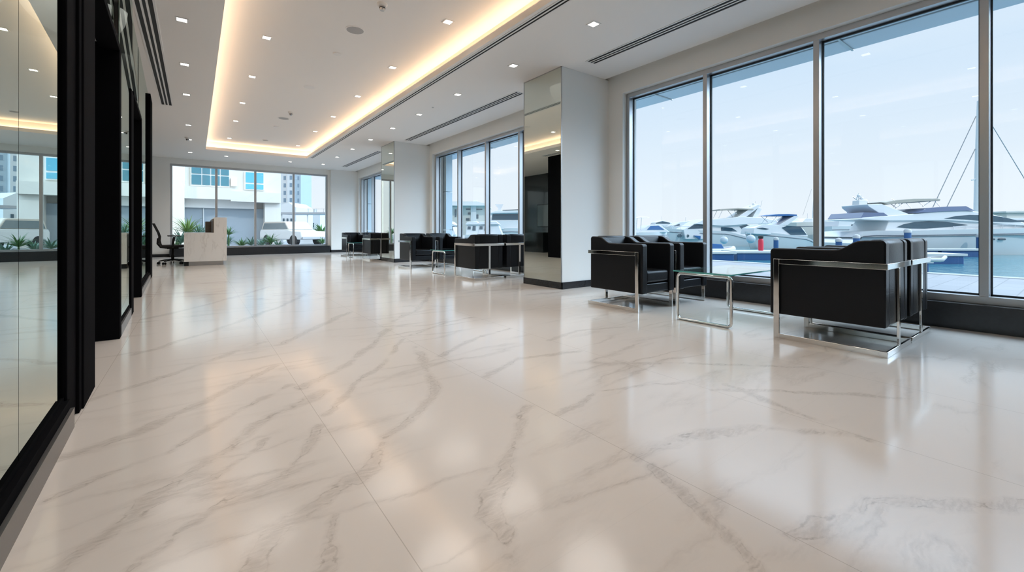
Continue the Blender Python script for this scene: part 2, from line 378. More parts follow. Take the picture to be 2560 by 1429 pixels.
# columns with mirror fronts
def column(i, y0, y1, xl=4.27):
    struct(MB().box(xl, XK+.02, y0, y1, 0, C).build('trim_%d' % i, wall_m, bevel=.004))
    b = MB(); b.box(xl-.012, XK, y0-.012, y0+.003, 0, .10); b.box(xl-.012, xl+.003, y0-.012, y1+.012, 0, .10); b.box(xl-.012, XK, y1-.003, y1+.012, 0, .10)
    struct(b.build('baseboard_column_%d' % i, black_m, bevel=.002))
    return xl
column(1, 4.55, 5.43); column(2, 11.03, 12.00); column(3, 17.62, 18.05)
for (y0, y1, lab) in ((4.55, 5.43, 'tall mirror panel on the near square column by the lounge'), (11.03, 12.0, 'tall mirror panel on the second column further down the lobby')):
    t = thing('mirror_panel', (4.27, (y0+y1)/2, .10), lab, 'mirror')
    h_ = (y1-y0)/2
    MB().box(-.010, 0, -h_+.012, h_-.012, .0, C-.105).build('mirror', mirror_m, t)
    f = MB(); f.box(-.014, 0.002, -h_, -h_+.012, 0, C-.10); f.box(-.014, 0.002, h_-.012, h_, 0, C-.10); f.box(-.014, 0.002, -h_, h_, C-.112, C-.10)
    f.build('edge_trim', steelgrey, t)
# kerbs
kb = MB(); kb.box(XK-.005, XF+.02, YB, 4.53, 0, ZS); kb.box(XK-.005, XF+.02, 5.45, 11.01, 0, ZS); kb.box(XK-.005, XF+.02, 12.02, 17.6, 0, ZS)
struct(kb.build('baseboard_right', black_m, bevel=.004))
struct(MB().box(FX0-.0, FX1+.02, YF-.26, YF+.06, 0, FZ0).build('trim_far_kerb', black_m, bevel=.004))
struct(MB().box(-3.2, FX0, YF-.02, YF, 0, .09).build('baseboard_far', black_m, bevel=.002))

# ------------------------------------------------------------------ windows
def window_right(i, y0, y1, ms, n):
    w = .055; d = .13
    f = MB(); f.box(XF, XF+d, y0, y1, ZS, ZS+.065); f.box(XF, XF+d, y0, y1, ZH-.065, ZH)
    root = struct(f.build('window_%d' % i, alu_m, bevel=.003))
    for k, y in enumerate(ms):
        m = MB()
        if k == 0: m.box(XF, XF+d, y-w, y, ZS+.065, ZH-.065)
        else: m.box(XF, XF+d, y-w/2, y+w/2, ZS+.065, ZH-.065)
        m.build('mullion', alu_m, root, bevel=.002)
    for a, b in zip(ms, ms[1:]):
        hi = a-w/2-.002 if a != ms[0] else a-w; lo = b+w/2+.002
        MB().box(XF+.10, XF+.106, lo+.004, hi-.004, ZS+.07, ZH-.07).build('pane', pane_m, root)
        g = MB(); g.box(XF+.092, XF+.112, hi-.012, hi, ZS+.065, ZH-.065); g.box(XF+.092, XF+.112, lo, lo+.012, ZS+.065, ZH-.065)
        g.box(XF+.092, XF+.112, lo, hi, ZS+.065, ZS+.08); g.box(XF+.092, XF+.112, lo, hi, ZH-.083, ZH-.065)
        g.build('gasket', alu_dark, root)
    return root
for k, (y0, y1, ms) in enumerate(BAYS): window_right(k+1, y0, y1, ms, k)
f = MB(); yf = YF+.08
f.box(FX0, FX1, yf, yf+.1, FZ0, FZ0+.05); f.box(FX0, FX1, yf, yf+.1, FZ1-.06, FZ1)
fr = struct(f.build('window_4', alu_m, bevel=.003))
fm = [FX0, 0.59, 1.75, 3.00, FX1]
for k, xx in enumerate(fm):
    a, b = (xx, xx+.06) if k == 0 else ((xx-.06, xx) if k == 4 else (xx-.035, xx+.035))
    MB().box(a, b, yf, yf+.1, FZ0+.05, FZ1-.06).build('mullion', alu_m, fr, bevel=.002)
for a, b in zip(fm, fm[1:]):
    MB().box(a+.036 if a != FX0 else a+.06, b-.036 if b != FX1 else b-.06, yf+.05, yf+.056, FZ0+.05, FZ1-.06).build('pane', pane_m, fr)

# ------------------------------------------------------------------ glazed partition on the left
def seg(y0, y1, z0, z1, th, m, name, parent=None, off=0.0, bevel=0):
    # box following the slightly turned partition line; off > 0 moves towards the room
    a, b = LW(y0)+off, LW(y1)+off
    q = MB(); q.add([(a-th, y0, z0), (a, y0, z0), (b, y1, z0), (b-th, y1, z0), (a-th, y0, z1), (a, y0, z1), (b, y1, z1), (b-th, y1, z1)],
                    [(0, 3, 2, 1), (4, 5, 6, 7), (0, 1, 5, 4), (1, 2, 6, 5), (2, 3, 7, 6), (3, 0, 4, 7)])
    return q.build(name, m, parent, bevel=bevel)
plinth_m = mat('grey_anodised_plinth', (.16, .155, .15), .35, .6)
def glazed(lab, y0, y1, z1, joints, post0, post1, po=-.035):
    r = thing('glass_partition', (0, 0, 0), lab, 'glass partition')
    seg(y0, y1, .0, .085, .05, plinth_m, 'plinth', r, -.0)
    seg(y0, y1, .085, .125, .06, blackmetal, 'bottom_track', r, -.012, .002)
    seg(y0, y1, .125, .14, .022, blackmetal, 'bottom_track', r, -.03)
    js = [y0]+joints+[y1]
    for a, b in zip(js, js[1:]):
        seg(a+.002, b-.002, .14, z1, .012, partition_glass, 'pane', r, po)
    for (a, b, zt) in post0: seg(a, b, .0, zt, .09, blackmetal, 'post', r, .0, .004)
    return r
g1 = glazed('large dark glass partition nearest the camera with wide black end post', -3.4, 2.62, C, [1.96], [], [])
seg(2.60, 2.80, .0, C, .10, blackmetal, 'post', g1, -.02, .004)
seg(2.80, 2.86, .0, C, .10, blackmetal, 'post', g1, -.008, .003)
seg(2.86, 3.22, .0, C, .10, blackmetal, 'post', g1, .0, .004)
g2 = glazed('glass partition between the two dark doorways', 4.66, 5.66, C, [], [], [], -.010)
seg(5.66, 5.94, 0, 2.26, .024, blackmetal, 'post', g2, .0, .004)
g3 = glazed('farthest glass partition ending at the black corner post', 7.34, 9.75, C, [], [], [])
seg(9.72, 10.42, 0, C, .3, blackmetal, 'post', g3, .0, .004)
# doorways: jamb, header, dark leaf, transom
for k, (a, b, lab) in enumerate(((3.24, 4.53, 'nearest doorway'), (5.96, 7.22, 'second doorway'))):
    d = struct(seg(b, b+.12, 0, 2.30, .16, blackmetal, 'door_%d' % (k+1), None, .0, .003))
    seg(a, b, 2.26, 2.31, .12, blackmetal, 'door_header', d, .0, .002)
    seg(a-.02, a+.02, 0, 2.26, .14, blackmetal, 'door_jamb', d, -.02)
    seg(a+.02, b+.0, 2.312, C-.01, .012, partition_glass, 'transom_pane', d, -.035)
    seg(a+.03, b-.01, 0.005, 2.25, .04, dark_int, 'door_leaf', d, -.55)
seg(5.66, 5.94, 2.262, C-.01, .012, partition_glass, 'pane', g2, -.010)
h = MB().tube([(LW(6.1)-.47, 6.9, .95), (LW(6.1)-.47, 6.9, 1.25)], .012).build('door_handle', chrome, bpy.data.objects['door_2'])

# dark reception niche behind the partition (seen in the column mirrors)
t = thing('wall_monitor', (-3.2, 13.55, 1.0), 'dark flat screen on the black side wall, seen in the column mirror', 'screen')
MB().box(0, .05, -.42, .42, 0, .95).build('casing', plastic, t); MB().box(.05, .055, -.39, .39, .03, .92).build('screen', mat('screen_glass', (.10, .12, .12), .1, coat=.5), t)
t = thing('black_cabinet', (-2.6, 13.6, 0), 'low black gloss cabinet against the black side wall', 'cabinet')
MB().box(-.55, .3, -1.0, .9, 0, .74).build('body', blackpanel, t, bevel=.004); MB().box(-.57, .33, -1.03, .93, .74, .78).build('worktop', blackpanel, t, bevel=.004)

# ------------------------------------------------------------------ ceiling fittings
def downlight_proto():
    r = thing('downlight', (0, 0, 0), '', 'ceiling light')
    f = MB(); s0, s1 = .062, .046
    f.box(-s0, s0, -s0, -s1, -.006, 0); f.box(-s0, s0, s1, s0, -.006, 0); f.box(-s0, -s1, -s1, s1, -.006, 0); f.box(s1, s0, -s1, s1, -.006, 0)
    f.build('trim_ring', white_metal, r)
    MB().box(-s1, s1, -s1, s1, -.004, -.001).build('lamp', lamp_m, r)
    return r
DL = downlight_proto()
def add_spot(o, e, ang=150):
    ld = SPOTS.get(e)
    if ld is None:
        ld = bpy.data.lights.new('downlight_beam', 'SPOT'); ld.energy = e; ld.spot_size = radians(ang); ld.spot_blend = 1.0; ld.shadow_soft_size = .4; ld.color = (1, .95, .90); SPOTS[e] = ld
    l = bpy.data.objects.new('light_beam', ld); COL.objects.link(l); l.parent = o; l.location = (0, 0, -.03)
SPOTS = {}
first = True
ROWS = [
    ('left row beside the slot vent', -0.12, C, [1.2, 2.8, 4.45, 6.10, 7.71, 9.40, 12.09, 14.0, 16.28]),
    ('left row inside the raised tray', 0.79, CT, [1.15, 3.0, 4.88, 6.73, 8.58, 10.46, 12.28, 14.67]),
    ('right row inside the raised tray', 2.58, CT, [1.15, 3.0, 4.85, 6.74, 8.59, 10.46, 12.31, 14.69]),
    ('right-hand row nearest the windows', 3.69, C, [1.8, 3.405, 4.95, 6.58, 8.175, 9.64, 11.2, 12.8, 14.48, 16.35]),
    ('row along the far window', None, C, [(0.80, 16.42), (2.64, 16.45)]),
]
ordn = ['first', 'second', 'third', 'fourth', 'fifth', 'sixth', 'seventh', 'eighth', 'ninth', 'tenth']
SPOT_E = 46.0
for rn, X, Z, ys in ROWS:
    vis = hid = 0
    for y in ys:
        xx, yy = (X, y) if X is not None else y
        o = DL if first else copy_tree(DL)
        first = False
        o.location = (xx, yy, Z)
        pxd = xx*FX+yy*FY; pyy = HOR-FPX*(Z-CAM_H)/pxd if pxd > .1 else -1; pxx = 1280+FPX*(xx*RX+yy*RY)/max(pxd, .1)
        if pyy > 0 and pxx > 380:
            o['label'] = '%s downlight from the camera, %s' % (ordn[vis], rn); vis += 1
        else:
            o['label'] = '%s unseen downlight overhead, %s' % (ordn[hid], rn); hid += 1
        o['group'] = 'downlights, '+rn
for o in [q for q in COL.objects if q.name.startswith('downlight') and q.parent is None and q.type == 'EMPTY']:
    add_spot(o, SPOT_E)
# cove strips: LED tape lying on the ledge around the tray
led = thing('cove_light', (0, 0, C+.06), 'warm LED strip hidden in the cove around the raised ceiling tray', 'cove light')
MB().box(XL-.13, XL-.10, YN, YC+.1, .0, .012).build('light_strip', led_m, led)
MB().box(XR+.10, XR+.13, YN, YC+.1, .0, .012).build('light_strip', led_m, led)
MB().box(XL-.09, XR+.09, YC+.10, YC+.13, .0, .012).build('light_strip', led_m, led)
lip = MB(); lip.box(XL-.02, XL, YN, YC, C+.06, C+.085); lip.box(XR, XR+.02, YN, YC, C+.06, C+.085); lip.box(XL, XR, YC, YC+.02, C+.06, C+.085)
struct(lip.build('trim_cove_lip', ceil_m))

def slot_vent(lab, x, y0, y1, n, w=.15, group='linear slot vents in the ceiling'):
    r = thing('slot_vent', (x, y0, C), lab, 'ceiling vent', 0, group)
    L_ = y1-y0; p = w/n
    f = MB(); f.box(-w/2-.02, -w/2, -.02, L_+.02, -.006, 0); f.box(w/2, w/2+.02, -.02, L_+.02, -.006, 0); f.box(-w/2, w/2, -.02, 0, -.006, 0); f.box(-w/2, w/2, L_, L_+.02, -.006, 0)
    f.build('frame', white_metal, r)
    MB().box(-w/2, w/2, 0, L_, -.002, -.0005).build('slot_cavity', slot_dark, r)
    for k in range(n-1):
        xx = -w/2+p*(k+1)
        MB().box(xx-.010, xx+.010, 0, L_, -.006, -.0005).build('blade', white_metal, r)
slot_vent('long three-slot linear vent beside the dark glass partition', -.43, -2.5, 10.4, 3)
slot_vent('three-slot linear vent above the nearest window bay', 4.50, -2.5, 4.20, 3)
slot_vent('three-slot linear vent between the two mirrored columns', 4.50, 5.85, 10.7, 3)
slot_vent('farthest linear vent, between second column and far wall', 4.46, 12.66, 16.5, 3)
slot_vent('thin double-slot vent along the right edge of the raised tray', 3.07, -2.0, 15.2, 2, .07)

def disc(name, lab, cat, x, y, z, r, h, m, group=None, rim=None):
    t = thing(name, (x, y, z), lab, cat, 0, group)
    MB().lathe([(r, 0), (r, -h*.5), (r*.93, -h), (.001, -h)]).build('housing', rim or white_metal, t, smooth=True)
    MB().lathe([(r*.86, -h*.9), (r*.86, -h-.0015), (.001, -h-.0015)]).build('grille', m, t)
disc('ceiling_speaker', 'round grey-mesh ceiling speaker nearest the camera in the tray', 'speaker', 1.70, 5.78, CT, .125, .006, grey_mesh)
disc('ceiling_speaker', 'round ceiling speaker further back behind the second sprinkler head', 'speaker', 1.68, 11.32, CT, .125, .006, grey_mesh)
disc('smoke_detector', 'small round white cap in the tray just past the near speaker', 'smoke detector', 1.71, 6.71, CT, .06, .012, white_metal)
disc('access_cover', 'flat round white cover in the middle of the tray ceiling', 'ceiling cover', 1.70, 8.59, CT, .10, .004, white_metal)
disc('smoke_detector', 'small round white cap in the tray past the far speaker', 'smoke detector', 1.66, 12.33, CT, .06, .012, white_metal)
disc('smoke_detector', 'small grey cap near the far end of the tray', 'smoke detector', 1.66, 14.37, CT, .08, .012, grey_mesh)
disc('smoke_detector', 'tiny grey cap between the downlights of the window-side row', 'smoke detector', 3.69, 7.55, C, .022, .006, grey_mesh)
for (x_, y_, z_, lab) in ((1.76, 4.93, CT, 'small sprinkler head in the tray at the top edge of the picture'), (1.72, 10.63, CT, 'small sprinkler head in the middle of the tray'), (-.155, 13.75, C, 'small sprinkler head in the left lower ceiling near the far wall')):
    t = thing('sprinkler_head', (x_, y_, z_), lab, 'sprinkler')
    MB().lathe([(.062, 0), (.060, -.012), (.048, -.03), (.045, -.032)]).build('collar', white_metal, t, smooth=True)
    MB().lathe([(.034, -.030), (.034, -.055), (.026, -.075), (.001, -.078)]).build('head', steelgrey, t, smooth=True)
    MB().lathe([(.0345, -.045), (.036, -.05), (.0345, -.055)]).build('dark_ring', slot_dark, t)

# ------------------------------------------------------------------ lounge chairs
def armchair():
    r = thing('armchair', (0, 0, 0), '', 'armchair')
    W2, R_, Fr = .285, -.335, .385     # half width of the body, rear, front (local +y is the front)
    zb = .19
    def side_profile():
        p = [(Fr, zb), (Fr, .675)]
        for k in range(5): a = k/4*pi/2; p.append((Fr-.028+.028*cos(a), .682+.028*sin(a)))
        p += [(.02, .71), (-.05, .712)]
        for k in range(1, 8):
            u = k/8; s_ = u*u*(3-2*u); p.append((-.05-.15*u, .712+.068*s_))
        p += [(-.22, .782), (R_+.03, .785)]
        for k in range(1, 5): a = k/4*pi/2; p.append((R_+.03-.03*sin(a), .755+.03*cos(a)))
        p += [(R_, zb)]
        return p
    for sg in (-1, 1):
        a, b = (sg*W2, sg*(W2-.085))
        MB().prism(side_profile(), min(a, b), max(a, b)).build('arm_panel', leather, r, bevel=.010, seg=3)
    # backrest between the arms, slightly raked
    bp = [(R_, zb+.002), (R_+.13, zb+.002), (-.175, .40), (-.20, .66), (-.215, .765), (-.235, .787), (R_+.03, .790), (R_+.004, .765)]
    MB().prism(bp, -W2+.080, W2-.080).build('backrest', leather, r, bevel=.016, seg=3)
    MB().box(-W2+.086, W2-.086, -.19, Fr-.012, .298, .425).build('seat_cushion', leather, r, bevel=.028, seg=4)
    MB().box(-W2+.086, W2-.086, -.19, Fr-.018, zb+.004, .290).build('seat_base', leather, r, bevel=.012, seg=3)
    # flat steel bar frame
    o_ = .31; th = .014; y1, y0 = .35, -.35; H = .04
    for sg in (-1, 1):
        xa, xb = sorted((sg*o_, sg*(o_-th)))
        MB().box(xa, xb, y1-H, y1, 0, .627).build('front_leg', chrome, r, bevel=.002)
        MB().box(xa, xb, y0, y1-H, 0, H).build('base_rail', chrome, r, bevel=.002)
        MB().box(xa, xb, y0, y1-H, .587, .627).build('arm_rail', chrome, r, bevel=.002)
    MB().box(-o_+th, o_-th, y0, y0+th, .587, .627).build('back_rail', chrome, r, bevel=.002)
    MB().box(-o_+th, o_-th, y0, y0+th, 0, H).build('base_cross_rail', chrome, r, bevel=.002)
    MB().box(-.02, .02, y0+.000, y0+th, H, .587).build('rear_leg', chrome, r, bevel=.002)
    return r
CH = armchair(); used = False
SEATS = [  # left x, y of the frame's near edge, facing (0 = away from camera / +y, 1 = towards it), label, group
    (3.70, .80, 0, 'nearest black leather armchair, its back and side to the camera', 'near'),
    (4.37, .80, 0, 'black leather armchair directly right of the nearest one, back to the camera', 'near'),
    (3.68, 2.78, 1, 'black leather armchair facing the nearest table, just right of the near column', 'near'),
    (4.36, 2.78, 1, 'black leather armchair facing the nearest table, against the window mullion', 'near'),
    (3.80, 6.20, 0, 'black armchair of the middle group, whole back visible left of the near mirror', 'middle'),
    (4.46, 6.20, 0, 'black armchair of the middle group cut off by the near mirror column', 'middle'),
    (3.80, 8.88, 1, 'black armchair of the middle group facing the camera by the second column', 'middle'),
    (4.46, 8.88, 1, 'black armchair of the middle group facing the camera beside the window', 'middle'),
    (3.97, 12.10, 0, 'black armchair in the far group with its back to the camera behind the second column', 'far'),
    (3.98, 14.45, 1, 'black armchair in the far group facing the camera by the pale end wall', 'far'),
    (4.64, 14.45, 1, 'black armchair in the far group by the window, mostly hidden behind its neighbours', 'far'),
]
for (x0, y0, d, lab, g) in SEATS:
    o = CH if not used else copy_tree(CH); used = True
    o.location = (x0+.31, y0+.35, 0); o.rotation_euler = (0, 0, pi*d)
    o['label'] = lab; o['group'] = 'armchairs of the %s seating group' % g
def side_table():
    r = thing('coffee_table', (0, 0, 0), '', 'coffee table')
    w, l, h_ = .255, .475, .445
    def loop(x):
        pts = []; rr = .035
        for cx, cz, a0 in ((w-rr, h_-rr, 0), (-w+rr, h_-rr, pi/2), (-w+rr, rr+.014, pi), (w-rr, rr+.014, 3*pi/2)):
            for k in range(5): a = a0+k/4*pi/2; pts.append((x, cx+rr*cos(a), cz+rr*sin(a)))
        return pts
    for sg in (-1, 1): MB().tube(loop(sg*l), .0135, 8, True).build('leg_loop', chrome, r, smooth=True)
    MB().box(-l-.045, l+.10, -w-.02, w+.02, h_+.016, h_+.028).build('glass_top', table_glass, r)
    e_ = MB(); e_.box(-l-.046, -l-.044, -w-.02, w+.02, h_+.016, h_+.028); e_.box(-l-.045, l+.1, -w-.0205, -w-.0195, h_+.016, h_+.028)
    e_.build('glass_edge', edge_glass, r)
    for sx in (-1, 1):
        for sy in (-1, 1): MB().cyl((sx*l, sy*(w-.06)), .012, h_+.006, h_+.017, 10).build('pad', steelgrey, r)
    return r
TB = side_table(); used = False
for x, y, lab in ((4.20, 2.10, 'nearest glass-topped chrome coffee table, between the near armchairs'), (4.31, 7.60, 'small glass-topped chrome table in the middle seating group'), (4.45, 13.95, 'small chrome table in the farthest seating group')):
    o = TB if not used else copy_tree(TB); used = True
    o.location = (x, y, 0); o['label'] = lab; o['group'] = 'glass coffee tables'

# ------------------------------------------------------------------ reception desk and office chair
t = thing('reception_desk', (0, 12.9, 0), 'white veined marble reception desk with raised counter at its right', 'desk')
xa, xm, xb = -.213, .372, .641
L_ = 2.6
d = MB(); d.add([(xa, 0, .10), (xb, 0, .10), (xb, L_, .10), (xa, L_, .10)], [(0, 3, 2, 1)])
MB().prism([(xa, .10), (xb, .10), (xb, 1.18), (xm, 1.18), (xm, .80), (xa, .80)], 0, .05, 'y').build('end_panel', desk_m, t, bevel=.002)
MB().prism([(xa, .10), (xb, .10), (xb, 1.18), (xm, 1.18), (xm, .80), (xa, .80)], L_-.05, L_, 'y').build('end_panel', desk_m, t, bevel=.002)
MB().box(xb-.05, xb, .05, L_-.05, .10, 1.18).build('front_panel', desk_m, t)
MB().box(xm, xb-.05, .05, L_-.05, 1.14, 1.18).build('raised_counter', desk_m, t)
MB().box(xa, xb-.05, .05, L_-.05, .765, .80).build('worktop', mat('grey_worktop', (.30, .32, .33), .3), t)
MB().box(xm-.02, xm, .05, L_-.05, .80, 1.14).build('inner_panel', brownpanel, t)
MB().box(xa+.09, xb-.07, .04, L_-.06, 0, .10).build('plinth', steelgrey, t)
MB().box(xa+.02, xa+.04, .06, L_-.06, .10, .765).build('modesty_panel', brownpanel, t)
MB().box(xa+.0, xa+.09, .02, .5, 0, .10).build('plinth_return', slot_dark, t)
MB().box(xm-.14, xm-.02, 1.45, 2.5, .80, 1.10).build('pigeonhole_unit', brownpanel, t)

t = thing('office_chair', (-.46, 13.95, 0), 'black mesh-back swivel office chair with armrests behind the marble desk', 'office chair', radians(-90+3))
# local +y is the front of the chair
for k in range(5):
    a = radians(90+72*k+18); ex, ey = .29*cos(a), .29*sin(a)
    MB().tube([(0.03*cos(a), .03*sin(a), .115), (ex*.6, ey*.6, .10), (ex, ey, .075)], [.022, .018, .013], 8).build('base_leg', plastic, t, smooth=True)
    c = MB()
    for s_ in (-.018, .018):
        px_, py_ = ex-s_*sin(a), ey+s_*cos(a)
        ring = [(px_+.03*cos(q)*cos(a), py_+.03*cos(q)*sin(a), .030+.030*sin(q)) for q in [2*pi*i/14 for i in range(14)]]
        ring2 = [(x_-.016*sin(a)*(1 if s_ > 0 else -1), y_+.016*cos(a)*(1 if s_ > 0 else -1), z_) for x_, y_, z_ in ring]
        c.add(ring+ring2, [tuple(range(14)), tuple(range(14, 28))]+[(i, (i+1) % 14, 14+(i+1) % 14, 14+i) for i in range(14)])
    c.build('caster', plastic, t)
MB().lathe([(.032, .085), (.032, .22), (.022, .23), (.022, .40)]).build('gas_column', plastic, t, smooth=True)
MB().box(-.09, .09, -.12, .12, .385, .43).build('tilt_mechanism', plastic, t, bevel=.01)
MB().prism([(-.22, .43), (.17, .42), (.23, .44), (.25, .465), (.22, .485), (-.02, .49), (-.20, .485), (-.235, .465)], -.24, .24).build('seat', meshfab, t, bevel=.02, seg=3)
fr_ = [(-.215, .46), (-.25, .50), (-.27, .60), (-.262, .70), (-.29, .80), (-.34, .92), (-.385, 1.03)]
bk = MB(); n = 9
for th, in ((0,),):
    vs = []
    for (y_, z_) in fr_:
        for i in range(n):
            u = (i/(n-1)-.5)*2; vs.append((u*.225, y_+.035*u*u, z_))
    for (y_, z_) in fr_:
        for i in range(n):
            u = (i/(n-1)-.5)*2; vs.append((u*.225, y_+.035*u*u-.022, z_))
    m_ = len(fr_); fs = []
    for k in range(m_-1):
        for i in range(n-1):
            a = k*n+i; fs.append((a, a+1, a+n+1, a+n)); fs.append((m_*n+a, m_*n+a+n, m_*n+a+n+1, m_*n+a+1))
        fs.append((k*n, (k+1)*n, m_*n+(k+1)*n, m_*n+k*n)); a = k*n+n-1; fs.append((a, m_*n+a, m_*n+a+n, a+n))
    fs.append(tuple(range(n))+tuple(range(m_*n+n-1, m_*n-1, -1))); e_ = (m_-1)*n; fs.append(tuple(range(e_, e_+n))[::-1]+tuple(range(m_*n+e_, m_*n+e_+n)))
    bk.add(vs, fs)
bk.build('backrest', meshfab, t, smooth=True)
MB().tube([(0, -.12, .41), (0, -.24, .43), (0, -.30, .52), (0, -.29, .66)], .022, 8).build('back_support', plastic, t, smooth=True)
for sg in (-1, 1):
    MB().tube([(sg*.20, .0, .44), (sg*.27, .0, .45), (sg*.285, .01, .56), (sg*.28, .03, .69)], [.018, .022, .02, .022], 8).build('arm_post', plastic, t, smooth=True)
    MB().prism([(-.10, .705), (.16, .705), (.17, .715), (.15, .725), (-.10, .728), (-.11, .715)], sg*.275-.04, sg*.275+.04).build('armrest', plastic, t, bevel=.006)

# ================================================================== OUTSIDE
hull_w = mat('white_gelcoat', (.70, .71, .72), .3, coat=.3)
hull_c = mat('cream_gelcoat', (.66, .64, .59), .35)
tintw = mat('boat_window_glass', (.04, .08, .11), .08, coat=.5)
bluew = mat('blue_boat_screen', (.04, .14, .34), .12)
purple = mat('smoked_screen', (.16, .19, .30), .15)
canvas = mat('beige_canvas', (.42, .39, .34), .8)
bluecan = mat('blue_canvas', (.03, .13, .34), .7)
rail_m = mat('rail_steel', (.7, .72, .75), .2, .9)
bluep = mat('blue_pontoon_plastic', (.015, .075, .22), .4)
pilem = mat('blue_pile_paint', (.03, .10, .26), .5)
whitep = mat('white_dock_plastic', (.50, .51, .52), .5)
redm = mat('red_plastic', (.62, .03, .06), .4)
rubm = mat('grey_rub_rail', (.14, .16, .19), .5)
rigging = mat('rigging_wire', (.30, .31, .33), .5)
WZ = -1.30
# water, terrace
wm = bpy.data.materials.new('harbour_water'); wm.use_nodes = True; nt = wm.node_tree; b = nt.nodes['Principled BSDF']
b.inputs['Base Color'].default_value = (.06, .24, .29, 1); b.inputs['Roughness'].default_value = .06
co = nt.nodes.new('ShaderNodeTexCoord'); mpp = nt.nodes.new('ShaderNodeMapping'); mpp.inputs['Scale'].default_value = (1, 1, 1)
n = nt.nodes.new('ShaderNodeTexNoise'); n.inputs['Scale'].default_value = 1.6; n.inputs['Detail'].default_value = 5
bp = nt.nodes.new('ShaderNodeBump'); bp.inputs['Strength'].default_value = .35; bp.inputs['Distance'].default_value = .25
nt.links.new(co.outputs['Object'], mpp.inputs[0]); nt.links.new(mpp.outputs[0], n.inputs[0]); nt.links.new(n.outputs['Fac'], bp.inputs['Height']); nt.links.new(bp.outputs[0], b.inputs['Normal'])
w_ = MB().add([(12.6, -400, WZ), (900, -400, WZ), (900, 500, WZ), (12.6, 500, WZ)], [(0, 1, 2, 3)]).build('harbour_water', wm)
w_['kind'] = 'structure'
pm = bpy.data.materials.new('terrace_pavers'); pm.use_nodes = True; nt = pm.node_tree; b = nt.nodes['Principled BSDF']
br = nt.nodes.new('ShaderNodeTexBrick'); co = nt.nodes.new('ShaderNodeTexCoord'); nt.links.new(co.outputs['Object'], br.inputs[0])
br.inputs['Color1'].default_value = (.26, .27, .29, 1); br.inputs['Color2'].default_value = (.31, .32, .34, 1); br.inputs['Mortar'].default_value = (.16, .17, .19, 1)
br.inputs['Scale'].default_value = 1.0; br.inputs['Brick Width'].default_value = .6; br.inputs['Row Height'].default_value = .3; br.inputs['Mortar Size'].default_value = .008
nt.links.new(br.outputs[0], b.inputs['Base Color']); b.inputs['Roughness'].default_value = .35
ter = MB(); ter.box(5.7, 12.3, -40, 90, -.30, -.05)
ter.box(-60, 5.7, 18.4, 90, -.30, -.05)
struct(ter.build('terrace_paving', pm))
struct(MB().box(12.3, 12.62, -40, 90, WZ-.5, -.035).build('quay_edge', mat('pale_quay_stone', (.40, .41, .42), .6, noise=(3, .9)), bevel=.02))
# facade outside: canopy and cladding
clad = mat('pale_cladding_panel', (.52, .66, .74), .4)
cp = MB(); cp.box(5.62, 6.12, -30, 18.6, 3.10, 3.5); cp.box(6.135, 6.55, -30, 18.6, 3.09, 3.5)
can = struct(cp.build('canopy', clad, bevel=.004))
for y_ in (-1.0, 1.75, 4.25, 7.0, 9.6, 12.2, 14.8, 17.4): MB().box(5.7, 6.56, y_-.012, y_+.012, 3.078, 3.10).build('canopy_joint', steelgrey, can)
for k, (y0, y1) in enumerate(((10.72, 12.35), (17.45, 18.6))):
    q = MB(); 
    for z0, z1 in ((-.05, .86), (.875, 1.93), (1.945, 3.1)): q.box(5.64, 5.84, y0, y1, z0, z1)
    struct(q.build('trim_cladding_%d' % (k+1), clad, bevel=.003))
struct(MB().box(-3.6, 5.64, YB-.3, 18.2, 3.62, 3.9).build('roof_slab', wall_m))
struct(MB().box(-3.7, -3.4, YB-.3, 18.2, -.3, 3.62).build('wall_outer_left', wall_m))

